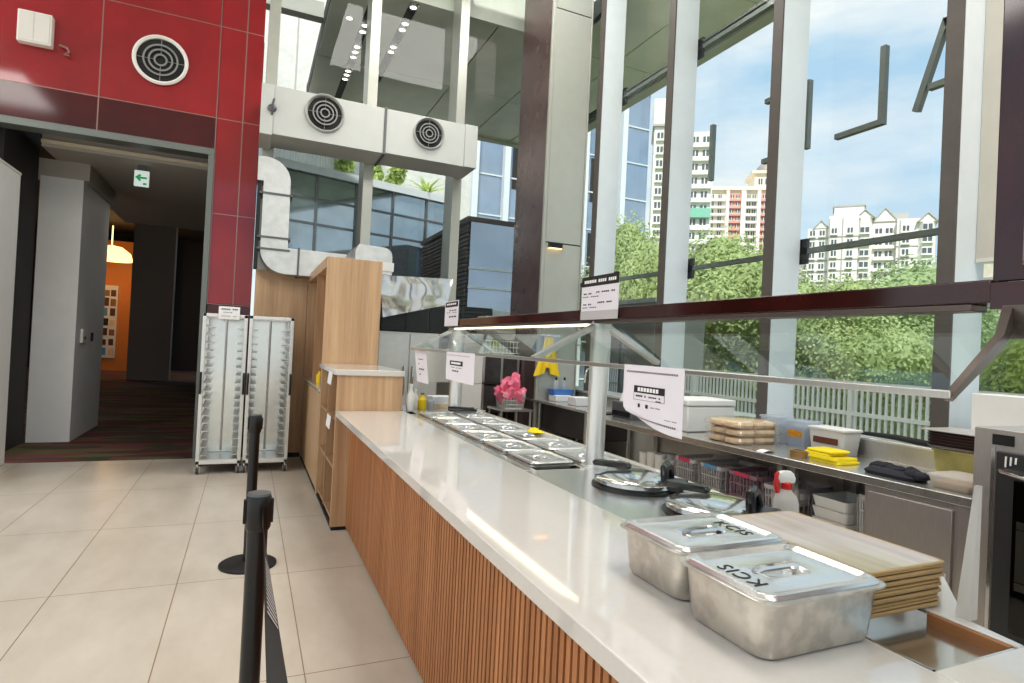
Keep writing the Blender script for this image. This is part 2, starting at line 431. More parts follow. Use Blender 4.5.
wb = MB()
XL = -4.2
wb.slot(2).box(XL, -.02, 8.03, 8.2, 3.7, 7.0).box(-.48, -.02, 8.03, 8.2, 0, 3.7)
wb.slot(2).box(XL, -2.62, 8.03, 8.2, 0, 3.7)
zs = [(3.70, 4.075), (4.085, 5.18), (5.19, 7)]
xs = [(XL, -3.0), (-2.99, -1.675), (-1.663, -.492)]
for zi, (a, b) in enumerate(zs):
    for x0, x1 in xs: wb.slot(1 if zi == 0 else 0).box(x0, x1, 8.0, 8.03, a, b)
for x0, x1 in ((-.472, -.203), (-.19, -.005)):
    wb.slot(0).box(x0, x1, 8.0, 8.03, 1.86, 2.93).box(x0, x1, 8.0, 8.03, 2.94, 4.075).box(x0, x1, 8.0, 8.03, 4.085, 5.18).box(x0, x1, 8.0, 8.03, 5.19, 7)
    wb.slot(1).box(x0, x1, 8.0, 8.03, 0, 1.84)
wb.slot(3)
for x in (-1.674, -.49, -.203): wb.box(x, x + .012, 7.997, 8.03, 1.84 if x > -.3 else 3.7, 7)
wb.box(-.482, -.472, 7.997, 8.03, 1.84, 3.7)
for z in (4.075, 5.18): wb.box(XL, -.005, 7.998, 8.03, z, z + .01)
for z in (1.845, 2.93): wb.box(-.472, -.005, 7.998, 8.03, z, z + .01)
struct(wb.build('wall_back', [M['red'], M['darkred'], M['blackm'], M['seam']]))
tr = MB().box(XL, -.48, 7.97, 8.2, 3.62, 3.70).box(-.545, -.482, 7.97, 8.2, 0, 3.62)
struct(tr.build('trim_1', M['frame'], bevel=.004))

# corridor behind the opening
struct(MB().box(-2.36, -.3, 8.75, 14, 3.62, 3.8).box(-2.62, -2.0, 9.37, 10.96, 3.40, 3.62).build('ceiling_corridor', M['ceilc']))
struct(MB().box(-2.36, -.5, 8.72, 8.75, 3.66, 3.70).build('trim_2', M['cream']))
struct(MB().box(-2.52, -2.06, 9.37, 10.96, 0, 3.40).build('pillar', M['sat']))
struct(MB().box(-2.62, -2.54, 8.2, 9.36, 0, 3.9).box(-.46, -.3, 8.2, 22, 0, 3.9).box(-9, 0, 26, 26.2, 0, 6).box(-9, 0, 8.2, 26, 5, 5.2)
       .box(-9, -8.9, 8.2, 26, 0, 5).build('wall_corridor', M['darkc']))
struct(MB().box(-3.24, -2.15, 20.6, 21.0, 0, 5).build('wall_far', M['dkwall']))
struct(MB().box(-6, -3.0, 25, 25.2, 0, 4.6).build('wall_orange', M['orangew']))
pst = thing('poster_panel', 'board of pictures on the orange wall at the end of the dark corridor', 'poster', (-4.55, 24.95, .4))
MB().box(-4.75, -4.3, 24.93, 24.98, .45, 3.0).build('board', M['paperw'], pst)
random.seed(3)
for i in range(7):
    for j in range(2):
        x = -4.72 + j * .21; z = .55 + i * .345
        MB().box(x, x + random.uniform(.13, .18), 24.92, 24.93, z, z + random.uniform(.2, .3)).build('picture', M[random.choice(['ink', 'tan', 'bluel', 'brownlab', 'bun'])], pst)
lp = thing('dome_lamp', 'glowing domed lamp over the orange corner at the corridor end', 'lamp', (-4.3, 23.5, 3.7))
MB().lathe([(.02, 4.9), (.02, 4.25), (.3, 4.2), (.55, 4.0), (.62, 3.75), (.6, 3.75), (.5, 3.98), (.02, 4.15)], (-4.3, 23.5, 0), 28).build('shade', M['warmg'], lp)

ex = thing('exit_sign', 'hanging exit sign with green arrow in the dark corridor', 'exit sign', (-1.365, 9.0, 3.345))
MB().box(-1.447, -1.282, 8.98, 9.02, 3.345, 3.547).build('face', M['exitw'], ex, bevel=.004)
am = MB()
ax_, az_ = -1.365, 3.446
am.prism([(ax_ - .07, az_ + .01), (ax_ - .02, az_ + .055), (ax_, az_ + .035), (ax_ - .02, az_ + .02), (ax_ + .06, az_ + .02), (ax_ + .06, az_ - .005), (ax_ - .02, az_ - .005), (ax_, az_ - .02), (ax_ - .02, az_ - .04)], 'y', 8.974, 8.98)
am.box(ax_ + .02, ax_ + .06, 8.974, 8.98, az_ - .08, az_ - .055)
am.build('arrow', M['green'], ex)
MB().box(ax_ - .05, ax_ + .05, 8.99, 9.01, 3.547, 3.62).build('bracket', M['gray'], ex)
cb = thing('card_reader', 'small white card reader on the side of the grey corridor pillar', 'card reader', (-2.06, 9.75, 1.28))
MB().box(-2.06, -2.03, 9.62, 9.86, 1.28, 1.47).build('case', M['white'], cb, bevel=.006)
MB().box(-2.029, -2.026, 9.7, 9.78, 1.33, 1.37).build('slot', M['black'], cb)
tag(MB().box(-2.06, -2.045, 10.2, 10.29, 1.3, 1.42).build('wall_switch', M['black']), 'small black switch on the pillar side behind the white card reader', 'switch')
dl = thing('door_leaf', 'tall light grey door leaf standing open at the far left', 'door', (-2.32, 7.4, 0))
MB().box(-2.36, -2.3, 6.7, 7.93, 0.01, 3.075).build('panel', M['sat'], dl, bevel=.004)
MB().box(-2.365, -2.295, 6.7, 7.935, 3.075, 3.1).build('top_rail', M['offwhite'], dl)
for z in (1.1, 2.3): MB().box(-2.37, -2.34, 7.93, 7.955, z, z + .04).build('hinge', M['chrome'], dl)

# ------------------------------------------------------------------ red wall fittings
def round_vent(name, label, c, r, group=None, rim=M['white'], rimw=.07):
    t = thing(name, label, 'air vent', c, 0, group)
    x, y, z = c
    MB().lathe([(r * .98, .0), (r, .03), (r * (1 - rimw), .045), (r * (1 - 2 * rimw), .03), (r * (1 - 2 * rimw), -.0)], c, 40, 'y', False, False).build('rim', rim, t)
    MB().lathe([(r * .86, .001), (r * .86, .004)], c, 36, 'y').build('throat', M['blackm'], t)
    g = MB()
    for q in (.62, .43, .23): g.lathe([(r * q, .012), (r * (q + .02), .03), (r * (q - .05), .03), (r * (q - .04), .012)], c, 32, 'y', False, False)
    g.build('rings', M['ring'], t)
    g = MB()
    for a in (0, 90, 180, 270):
        d = Vector((cos(R(a)), 0, sin(R(a)))); p = Vector(c) + Vector((0, -.016, 0))
        g.tube([p + d * r * .2, p + d * r * .84], .004, 6)
    g.build('spokes', M['ring'], t)
    return t
round_vent('jet_vent', 'round white jet vent on the red glass wall above the doorway', (-1.088, 7.998, 4.62), .285)
wbx = thing('wall_speaker', 'square white box mounted on the red wall near the upper left', 'speaker', (-2.25, 7.94, 4.5))
MB().box(-2.4, -2.1, 7.9, 8.0, 4.495, 4.83).build('case', M['white'], wbx, bevel=.008)
MB().box(-2.385, -2.115, 7.892, 7.9, 4.51, 4.815).build('cover', M['offwhite'], wbx, bevel=.004)
MB().box(-2.255, -2.253, 7.89, 7.893, 4.52, 4.81).build('groove', M['basket'], wbx)
# small tube fitting next to it
cl = MB().tube([(-2.04, 7.96, 4.55), (-1.97, 7.95, 4.53), (-1.95, 7.96, 4.49), (-1.99, 7.96, 4.46), (-1.94, 7.95, 4.45)], .012, 8)
tag(cl.build('cable_clip', M['seam']), 'small bent metal clip on the red wall beside the white box', 'clip')

# ------------------------------------------------------------------ duct with two nozzles
du = thing('air_duct', 'long grey air duct with two round nozzles below the ceiling', 'duct', (1.33, 7.6, 3.8))
MB().box(.13, 1.40, 7.4, 7.95, 3.82, 4.38).build('body', M['duct'], du, bevel=.004)
MB().box(1.425, 2.45, 7.4, 7.95, 3.83, 4.38).build('body', M['duct'], du, bevel=.004)
MB().box(1.398, 1.427, 7.385, 7.965, 3.805, 4.395).build('flange', M['gray'], du)
MB().box(2.45, 2.62, 7.385, 7.965, 3.83, 4.385).build('end_cap', M['duct'], du, bevel=.004)
MB().box(-.005, .13, 7.38, 7.97, 3.80, 4.375).build('damper_box', M['duct'], du, bevel=.004)
dm = MB().tube([(.115, 7.38, 4.03), (.115, 7.33, 4.12), (.13, 7.33, 4.2)], .012, 8).blob((.115, 7.36, 4.1), .05, .02, .045)
dm.build('damper_handle', M['gray'], du)
for x, z, r in ((.695, 4.165, .225), (1.965, 4.165, .2)):
    v = round_vent('nozzle', 'x', (x, 7.397, z), r, rim=M['duct'], rimw=.05)
    for k in ('label', 'category'): del v[k]
    wl = v.location.copy(); v.parent = du; v.location = wl - du.location
    # nozzle becomes one part with its own pieces below it

# ------------------------------------------------------------------ galvanised duct, plenum, hood
gd = thing('galvanised_duct', 'bent galvanised duct rising beside the red wall edge', 'duct', (.25, 7.8, 2.2))
def arc(cx, cz, r, a0, a1, n=10): return [(cx + r * cos(R(a0 + (a1 - a0) * i / n)), cz + r * sin(R(a0 + (a1 - a0) * i / n))) for i in range(n + 1)]
poly = [(-.0, 3.33), (-.0, 3.62), (.1, 3.62)] + arc(.1, 3.35, .27, 90, 0) + [(.375, 2.56), (1.35, 2.56), (1.35, 2.25), (.35, 2.25)] + arc(.35, 2.53, .28, 270, 180) + [(.07, 3.33)]
MB().prism(poly, 'y', 7.65, 7.93).build('elbow', M['galv'], gd, bevel=.003)
for z in (3.18, 2.66, 2.52):
    MB().box(.03, .40, 7.635, 7.945, z, z + .022).build('flange', M['gray'], gd)
MB().box(.49, .512, 7.635, 7.945, 2.23, 2.58).build('flange', M['gray'], gd)
MB().box(.004, .05, 7.7, 7.9, 2.3, 3.33).build('hanger', M['black'], gd)
pl = thing('exhaust_plenum', 'rounded grey metal exhaust box above the tall oak cupboard', 'exhaust box', (1.24, 6.95, 2.2))
pp = [(1.04, 2.26), (1.04, 2.5)] + [(1.075, 2.575), (1.36, 2.565)] + arc(1.36, 2.47, .095, 85, 0, 5) + [(1.46, 2.26)]
MB().prism([(a, b) for a, b in pp], 'y', 6.8, 7.6).build('shell', M['galv'], pl, bevel=.003)
MB().box(1.03, 1.475, 6.79, 7.61, 2.30, 2.40).build('collar', M['white'], pl)
MB().box(1.03, 1.48, 6.9, 7.5, 2.0, 2.3).build('riser', M['white'], pl)

hd = thing('kitchen_hood', 'wavy shiny steel exhaust hood behind the oak cupboard', 'hood', (1.6, 6.6, 1.75))
MB().prism([(1.2, 2.185), (2.0, 2.215), (1.945, 1.93), (1.26, 1.75)], 'y', 6.2, 6.22).build('front_panel', M['wavy'], hd)
MB().prism([(1.21, 2.18), (1.99, 2.21), (1.94, 1.94), (1.27, 1.76)], 'y', 6.22, 7.2).build('body', M['steel'], hd)

# ------------------------------------------------------------------ oak cupboards and counter block
tw = thing('tall_cupboard', 'tall oak cupboard with open niche behind the serving counter', 'cupboard', (.9, 6.9, 0))
c = MB().box(.65, 1.18, 5.95, 5.98, 0, 2.29).box(.65, 1.18, 7.86, 7.89, 0, 2.29).box(1.15, 1.18, 5.98, 7.86, 0, 2.29)
c.build('carcass', M['oak'], tw, bevel=.002)
MB().box(.65, 1.15, 5.98, 7.86, 2.19, 2.29).build('top_panel', M['oak'], tw, bevel=.002)
MB().box(.66, 1.15, 6.86, 6.9, 1.03, 2.19).build('divider', M['oakd'], tw)
MB().box(.66, 1.15, 5.98, 7.86, .0, .1).build('plinth', M['blackm'], tw)
for y0, y1 in ((5.985, 6.6), (6.61, 7.23), (7.24, 7.855)): MB().box(.65, .672, y0, y1, .06, .975).build('door', M['oak'], tw, bevel=.002)
MB().box(.64, 1.15, 5.985, 7.855, .985, 1.015).build('ledge', [M['quartz']], tw, bevel=.003)
MB().box(.648, .66, 5.985, 7.855, .975, .985).build('shadow_gap', M['blackm'], tw)
bp_ = thing('oak_panel', 'wide oak wall panel behind the wheeled racks', 'panel', (.36, 7.9, 0))
MB().box(.04, .66, 7.905, 7.94, .06, 2.3).build('board', M['oak'], bp_)
MB().box(.09, .645, 7.895, 7.905, .12, 2.2).build('inset', M['oak'], bp_, bevel=.003)
MB().box(.04, .66, 7.915, 7.94, 0, .06).build('plinth', M['blackm'], bp_)

lb = thing('shelf_unit', 'low oak shelf unit with white top at the counter end', 'shelf unit', (.9, 5.38, 0))
MB().box(.65, 1.17, 4.82, 4.85, .03, 1.22).box(.65, 1.17, 5.92, 5.945, .03, 1.22).box(1.14, 1.17, 4.85, 5.92, .03, 1.22).build('carcass', M['oak'], lb, bevel=.002)
for z in (.06, .46, .845): MB().box(.665, 1.14, 4.85, 5.92, z, z + .025).build('shelf', M['oakd'], lb)
MB().box(.66, 1.14, 5.42, 5.445, .06, 1.22).build('divider', M['oakd'], lb)
MB().box(.63, 1.18, 4.80, 5.945, 1.22, 1.265).build('top_slab', M['quartz'], lb, bevel=.004)
MB().box(.66, 1.16, 4.83, 5.93, 0, .03).build('plinth', M['blackm'], lb)
def paper_v(name, label, x, y0, y1, z0, z1, mt='paperw', bend=.01):
    m = MB().sheet(lambda a, b: (x - bend * sin(b * 2.2) * b, y0 + (y1 - y0) * a, z1 + (z0 - z1) * b), 2, 6, (.0008, 0, 0))
    return tag(m.build(name, M[mt]), label, 'paper')
paper_v('paper_note', 'small white note hanging under the white slab of the shelf unit', .628, 4.95, 5.2, 1.13, 1.235)
paper_v('paper_note', 'small white note hanging from the middle shelf edge of the oak unit', .645, 5.05, 5.3, .76, .865)
bt = thing('small_bottle', 'small yellow bottle on the oak cupboard ledge', 'bottle', (.72, 6.75, 1.0155))
MB().lathe([(.03, 0), (.034, .01), (.034, .09), (.015, .11), (.012, .13)], (0, 0, 0), 16).build('body', M['apron'], bt, world=False)
MB().lathe([(.016, .13), (.016, .155)], (0, 0, 0), 16).build('cap', M['tan'], bt, world=False)
tag(MB().box(.67, .8, 6.0, 6.2, 1.0155, 1.16).build('dark_box', M['darktray'], bevel=.004), 'small dark brown box at the near end of the cupboard ledge', 'box')

# ------------------------------------------------------------------ wheeled racks
def rack(x0, x1, label):
    t = thing('tray_rack', label, 'rack', ((x0 + x1) / 2, 7.3, 0), 0, 'wheeled tray racks by the red wall')
    y0, y1, b = 7.06, 7.55, .036
    f = MB()
    for x in (x0, x1 - b):
        for y in (y0, y1 - b): f.box(x, x + b, y, y + b, .11, 1.71)
    for z in (.11, 1.675):
        f.box(x0, x1, y0, y0 + b, z, z + .035).box(x0, x1, y1 - b, y1, z, z + .035).box(x0, x0 + b, y0, y1, z, z + .035).box(x1 - b, x1, y0, y1, z, z + .035)
    f.build('frame', M['alu'], t, bevel=.003)
    for i in range(17):
        z = .2 + i * .085
        for sx, xx in ((1, x0 + b), (-1, x1 - b)):
            m = MB().box(min(xx, xx + sx * .06), max(xx, xx + sx * .06), y0 + .02, y1 - .02, z, z + .006)
            m.box(min(xx, xx + sx * .004), max(xx, xx + sx * .004), y0 + .02, y1 - .02, z, z + .03)
            m.build('runner', M['alu'], t)
    xm = (x0 + x1) / 2
    MB().tube([(xm, y1 - .04, .18), (xm, y1 - .04, 1.67)], .012, 8).build('stop_bar', M['steel'], t)
    MB().box(x0 + b, x1 - b, y1 - .012, y1 - .004, .14, 1.68).build('back_sheet', M['sheet'], t)
    MB().box(x0 + b, x1 - b, y0 + .03, y1 - .03, .145, .155).build('drip_tray', M['alu'], t)
    MB().box(x0 + .01, x1 - .01, y0 - .014, y0 - .01, .15, 1.66).build('clear_cover', M['cover'], t)
    for x in (x0 + .012, x1 - .012):
        MB().tube([(x, y0 - .02, .86), (x, y0 - .05, .88), (x, y0 - .05, 1.06), (x, y0 - .02, 1.08)], .011, 8).build('handle', M['black'], t)
    for x in (x0 + .02, x1 - .02):
        for y in (y0 + .03, y1 - .03):
            cst = MB().tube([(x, y, .11), (x, y, .07)], .012, 8).box(x - .022, x - .017, y - .025, y + .03, .03, .085).box(x + .017, x + .022, y - .025, y + .03, .03, .085).build('caster', M['chrome'], t)
            w_ = MB().lathe([(.008, -.014), (.038, -.013), (.04, 0), (.038, .013), (.008, .014)], (x, y + .01, .04), 18, 'x').build('wheel', M['rubber'], cst)
    return t
rack(-.452, -.018, 'left wheeled aluminium tray rack with paper notice on top')
rack(.0, .455, 'right wheeled aluminium tray rack in front of the oak panel')
nt = thing('paper_notice', 'white printed notice taped on top of the left tray rack', 'notice', (-.2, 7.04, 1.65))
MB().sheet(lambda a, b: (-.305 + .205 * a, 7.035 - .004 * sin(b * 3), 1.79 - .135 * b), 2, 4, (0, .0008, 0)).build('sheet', M['paperw'], nt)
m = MB()
for z, x0, n_ in ((1.755, -.28, 9), (1.725, -.26, 6), (1.685, -.275, 8)):
    for i in range(n_):
        if i != 5: m.box(x0 + i * .018, x0 + i * .018 + .013, 7.028, 7.0285, z, z + (.014 if z > 1.74 else .006))
m.build('print', M['gray'], nt)

# ------------------------------------------------------------------ stanchions
def stanchion(loc, label):
    t = thing('stanchion', label, 'stanchion', loc, 0, 'black queue stanchions')
    MB().lathe([(.175, 0), (.175, .012), (.165, .018), (.06, .026), (.045, .03)], n=40).build('base', M['blackm'], t, world=False)
    MB().lathe([(.032, .02), (.032, .87)], n=24).build('pole', M['black'], t, world=False)
    MB().lathe([(.034, .86), (.04, .87), (.04, .965), (.037, .975)], n=24).build('head', M['black'], t, world=False)
    MB().lathe([(.037, .975), (.036, .982), (.02, .984)], n=24).build('top_cap', M['gray'], t, world=False)
    for a in (0, 90, 180):
        MB().box(.036, .046, -.012, .012, .885, .96).build('belt_slot', M['blackm'], t, world=False).rotation_euler = (0, 0, R(a))
    return t
stanchion((.066, 4.249, 0), 'far black stanchion with round base on the beige floor')
st = stanchion((.057, 2.131, 0), 'near black stanchion with a patterned belt at the bottom of the view')
def beltp(a, b):
    y = -.045 - 1.9 * a; tw_ = min(1, a * 1.6) * R(58)
    cz = .915 - .02 * sin(a * pi); x = .012 + .012 * a
    h = (.5 - b) * .052
    return (x + h * -sin(tw_) * 1.0, y, cz + h * cos(tw_))
belt = MB().sheet(beltp, 40, 2, (.001, 0, 0)).build('belt', M['belt'], st, world=False)
for i0 in (9, 36):
    bm_ = MB()
    for i in range(i0, i0 + 14):
        a = .10 + i * .0125
        q = [beltp(a, .12), beltp(a + .006, .12), beltp(a + .016, .85), beltp(a + .01, .85)]
        bm_.add([(p[0] + .0024, p[1], p[2] + .0012) for p in q], [(0, 1, 2, 3)])
    bm_.build('belt_print', M['basket'], belt, world=False)

# ------------------------------------------------------------------ serving counter
sc_ = thing('service_counter', 'long serving counter front of vertical brown wooden slats', 'counter', (1.2, 2.0, 0))
MB().box(.80, 1.8, 1.35, 4.8, .06, .79).box(.80, 1.47, -1.2, 1.35, .06, .79).build('body', M['gap'], sc_)
sl = MB(); y = -1.19
while y < 4.80:
    sl.box(.77, .80, y, y + .022, .02, .895); y += .034
sl.build('slats', M['slat'], sc_)
MB().box(.80, 1.75, -1.2, 4.8, 0, .06).build('plinth', M['blackm'], sc_)
ct = thing('countertop', 'glossy white quartz countertop running along the slatted counter', 'countertop', (1.0, 2.0, .895))
MB().box(.65, 1.19, -1.25, 4.818, .895, .94).box(1.19, 1.49, -1.25, .69, .895, .94).prism([(1.472, .69), (1.49, .69), (1.51, .81), (1.755, 1.0), (1.755, 1.344), (1.472, 1.344)], 'z', .895, .9395).build('slab', M['quartz'], ct, bevel=.003)
MB().prism([(1.745, 1.0), (1.76, 1.0), (1.86, 2.6), (1.86, 4.9), (1.80, 4.9), (1.80, 2.4)], 'z', .895, .944).build('back_edge', M['quartz'], ct)
MB().box(1.456, 1.471, .70, .87, .885, .937).build('wood_core', M['tan'], ct, bevel=.002)
sw = thing('steel_worktop', 'stainless worktop set into the white counter behind the slab', 'worktop', (1.5, 3, .85))
MB().box(1.19, 1.80, 1.345, 2.48, .88, .9385).box(1.19, 1.25, 2.48, 4.78, .88, .9385).box(1.76, 1.80, 2.48, 4.78, .88, .9385).box(1.5, 1.525, 2.48, 4.78, .88, .9385).box(1.19, 1.80, 4.62, 4.9, .88, .9385).box(1.19, 1.8, 2.48, 4.62, .80, .81).build('surface', M['steelx'], sw, bevel=.002)
tw2 = thing('tray_well', 'sunken steel tray well at the near end of the counter', 'tray well', (1.33, 1.0, .8))
q = MB().box(1.195, 1.455, .695, 1.34, .905, .912).box(1.195, 1.2, .69, 1.34, .905, .938).box(1.450, 1.455, .86, 1.34, .905, .938).box(1.195, 1.455, .69, .695, .905, .938).box(1.195, 1.455, 1.335, 1.34, .905, .938)
q.build('basin', M['sheet'], tw2)
for y in (.885, 1.3): MB().box(1.21, 1.45, y, y + .01, .912, .9385).build('lift_bar', M['steel'], tw2)

# stacked trays
def tray_mesh():
    m = MB(); P = lambda i: rr(-.14 + i, .14 - i, -.225 + i, .225 - i, .02)
    m.slot(1).loft([at(P(.004), 0), at(P(0), .0015), at(P(0), .0055), at(P(.003), .0069)], True, False)
    m.slot(1).loft([at(P(.003), .0069), at(P(.007), .0058)], False, False)
    m.slot(0).loft([at(P(.007), .0058), at(P(.011), .0045)], False, True)
    return m
NTR = 15
pos = []
for i in range(NTR): pos.append((1.39 + .012 * i / NTR + random.uniform(-.003, .003), 1.1 + random.uniform(-.005, .005), .9397 + i * .0071, random.uniform(-.008, .008)))
tray0 = tray_mesh().build('serving_tray', [M['traytop'], M['trayedge']], world=False)
tag(tray0, 'wood grain serving tray inside the stack beside the steel pans', 'tray', 'stacked serving trays')
for i, (x, y, z, a) in enumerate(pos):
    o = tray0 if i == 0 else dup(tray0)
    o.location = (x, y, z); o.rotation_euler = (0, 0, a)
    if i == NTR - 1:
        o['label'] = 'topmost serving tray of the stack, its whole wood grain face showing'

# ------------------------------------------------------------------ gastronorm pans with lids
def lid_into(mb, w, d, z, detail=True, ell=(.07, .045)):
    P = lambda i, zz, r: at(rr(-w / 2 + i, w / 2 - i, -d / 2 + i, d / 2 - i, r), z + zz)
    loops = [P(0, -.004, .03), P(-.001, .002, .03), P(.004, .008, .028), P(.012, .010, .026), P(.02, .006, .022), P(.026, .0015, .02), P(.034, .001, .018)]
    base = rr(-w / 2 + .034, w / 2 - .034, -d / 2 + .034, d / 2 - .034, .018)
    def E(s, zz):
        L = []
        for x, y in base:
            a = math.atan2(y / d, x / w); L.append((ell[0] * s * cos(a), ell[1] * s * sin(a), z + zz))
        return L
    loops += [E(1.12, .001), E(1.05, .0025), E(1., .0005), E(.85, -.010), E(.5, -.013)]
    mb.loft(loops, False, True)
def gn_pan(loc, rz, label):
    t = thing('steel_pan', label, 'pan', loc, rz, 'lidded steel pans on the counter')
    w, d, h = .345, .262, .118
    P = lambda s, z, r=.035: at(rr(-w / 2 + s, w / 2 - s, -d / 2 + s, d / 2 - s, r), z)
    MB().loft([P(.035, 0), P(.024, .004), P(.020, .014), P(.012, h - .006), P(0, h - .004), P(0, h), P(.014, h), P(.022, .016), P(.034, .004)], True, True).build('body', M['pan'], t, world=False)
    m = MB(); lid_into(m, w - .022, d - .022, h + .001)
    ld = m.build('lid', M['lid'], t, world=False)
    MB().tube([(-.062, -.008, h + .001), (-.04, -.008, h + .006), (.04, -.008, h + .006), (.062, -.008, h + .001)], .008, 8).build('handle', M['chrome'], ld, world=False)
    MB().lathe([(.011, 0), (.009, .004)], (.052, -.012, h - .006), 12).build('handle_hole', M['blackm'], ld, world=False)
    m = MB(); text_mesh(m, 'KCIS', .05, Matrix.Translation((.102, 0, h + .0028)) @ Matrix.Rotation(-pi / 2, 4, 'Z'), .0004, 0, 0, 'CENTER', 1.15)
    m.build('lettering', M['ink'], ld, world=False)
    return t
gn_pan((1.07, 1.182, .94), 0, 'lidded steel pan farther back, lettering on the lid side toward the kitchen')
gn_pan((1.045, .918, .94), pi, 'nearest lidded steel pan, lettering on the lid side toward the customers')

# ------------------------------------------------------------------ bain marie row of small lidded pans
def well_pan(label):
    t = thing('food_well', label, 'food pan', (0, 0, 0), 0, 'lidded food wells set in the counter')
    w, d = .245, .325
    P = lambda s, z, r=.03: at(rr(-w / 2 + s, w / 2 - s, -d / 2 + s, d / 2 - s, r), z)
    MB().loft([P(.02, -.1), P(.012, -.005), P(0, 0), P(0, .008)], True, False).build('pan', M['pan'], t, world=False)
    m = MB(); lid_into(m, w - .01, d - .01, .014, True, (.05, .065))
    ld = m.build('lid', M['lid'], t, world=False)
    MB().tube([(-.045, -.01, .012), (-.03, -.01, .02), (.03, -.01, .02), (.045, -.01, .012)], .007, 8).build('handle', M['chrome'], ld, world=False)
    MB().box(-.03, .02, .012, .034, .003, .0045).build('recess_shine', M['tan'], ld, world=False)  # tan patch painted in place of the reflection inside the handle recess
    return t
w0 = None
ordn = ['nearest', 'second', 'third', 'fourth', 'fifth', 'farthest']
for i in range(6):
    for j, (x, side) in enumerate(((1.375, 'row toward the customers'), (1.645, 'row toward the kitchen'))):
        lab = '%s lidded steel food well in the %s' % (ordn[i], side)
        if w0 is None: w0 = well_pan(lab); o = w0
        else: o = dup(w0, label=lab)
        o.location = (x, 2.70 + i * .345, .9385)
yc = MB()
yc.blob((0, 0, .014), .045, .075, .014, 12, 7, .2).blob((.01, .03, .024), .03, .04, .012, 10, 6, .25)
o = yc.build('sponge_cloth', M['yellow'], world=False); o.location = (1.70, 3.42, .958)
tag(o, 'crumpled yellow cloth lying on a food well lid', 'cloth')

# ------------------------------------------------------------------ induction pots with lids
def cooker(loc, rz, label, rad=.2):
    t = thing('pot_lid', label, 'pot', loc, rz, 'round pots sunk in the worktop')
    MB().lathe([(rad, 0), (rad, .006), (rad - .015, .012), (rad - .03, .012)], n=44).build('ring', M['black'], t, world=False)
    r = rad - .012
    MB().lathe([(r - .01, .006), (r, .02), (r, .034), (r - .008, .04), (r * .7, .052), (r * .35, .058), (.01, .06)], n=44).build('lid', M['chrome'], t, world=False)
    h1 = MB().loft([at(rr(-.2, -.035, .02, .065, .015), .062), at(rr(-.205, -.03, .018, .067, .016), .075), at(rr(-.195, -.04, .024, .061, .014), .085)])
    h1.build('lid_grip', M['black'], t, world=False)
    pts = [(.14, -.07, .03), (.135, -.07, .075), (.13, -.05, .1), (.13, 0, .108), (.13, .03, .095), (.135, .045, .06), (.14, .045, .03)]
    hh = MB().tube(pts, [.016, .017, .018, .018, .018, .017, .016], 10).box(.1, .21, -.075, .05, .015, .05)
    hh.build('loop_handle', M['black'], t, world=False, bevel=.004)
    return t
cooker((1.53, 2.10, .9387), R(-50), 'round steel pot lid with black handles beside the guard post', .185)
cooker((1.56, 1.66, .9387), R(-58), 'round steel pot lid half hidden behind the lidded pans', .185)

# spray bottle
sb = thing('spray_bottle', 'clear spray bottle with red and white trigger by the trays', 'spray bottle', (1.80, 1.565, .9395))
MB().lathe([(.038, 0), (.044, .006), (.044, .05), (.036, .075), (.018, .095), (.015, .108)], n=22).build('bottle', M['milk'], sb, world=False)
MB().lathe([(.018, .1), (.019, .104), (.019, .122), (.014, .126)], n=18).build('collar', M['redp'], sb, world=False)
MB().loft([at(rr(-.03, .028, -.011, .011, .008), .124), at(rr(-.036, .03, -.013, .013, .009), .14), at(rr(-.034, .022, -.012, .012, .009), .158), at(rr(-.02, .012, -.008, .008, .007), .165)]).build('trigger_head', M['white'], sb, world=False)
MB().loft([at(rr(-.040, -.026, -.008, .008, .004), .085), at(rr(-.046, -.028, -.009, .009, .004), .115), at(rr(-.042, -.024, -.009, .009, .004), .15), at(rr(-.036, -.026, -.008, .008, .004), .16)]).build('trigger', M['redp'], sb, world=False)
sb.rotation_euler = (0, 0, R(-24))

# ------------------------------------------------------------------ sneeze guard
sg = thing('sneeze_guard', 'steel and glass sneeze guard with dark red top rail over the counter', 'sneeze guard', (1.55, 2.7, .94))
for (x, y, r) in ((1.58, 2.51, .046), (1.60, 4.75, .055)):
    p = MB().tube([(x, y, .94), (x, y, 1.65)], r, 20).lathe([(r + .02, .938), (r + .02, .946)], (x, y, 0), 20).build('post', M['alu'], sg)
    for x2, z2 in ((1.22, 1.455), (1.93, 1.458)):
        a = Vector((x, y, 1.645)); b = Vector((x2, y, z2)); n = Vector((-(b - a).z, 0, (b - a).x)).normalized() * .012
        m = MB(); m.loft([[(q.x, y - .02, q.z) for q in (a + n, b + n, b - n, a - n)], [(q.x, y + .02, q.z) for q in (a + n, b + n, b - n, a - n)]])
        m.build('arm', M['steel'], sg)
MB().box(1.53, 1.60, .80, 4.90, 1.655, 1.708).build('top_rail', M['mahog'], sg, bevel=.003)
MB().box(1.535, 1.60, .84, 4.85, 1.638, 1.655).build('under_rail', M['bronze'], sg, bevel=.003)
MB().box(1.54, 1.595, 2.58, 4.68, 1.630, 1.638).build('light_strip', M['strip'], sg)
MB().prism([(1.217, 1.455), (1.223, 1.452), (1.556, 1.638), (1.55, 1.641)], 'y', .70, 4.75).build('glass_pane', M['guard'], sg)
MB().box(1.205, 1.228, .69, 4.76, 1.444, 1.460).build('lower_trim', M['steel'], sg, bevel=.002)
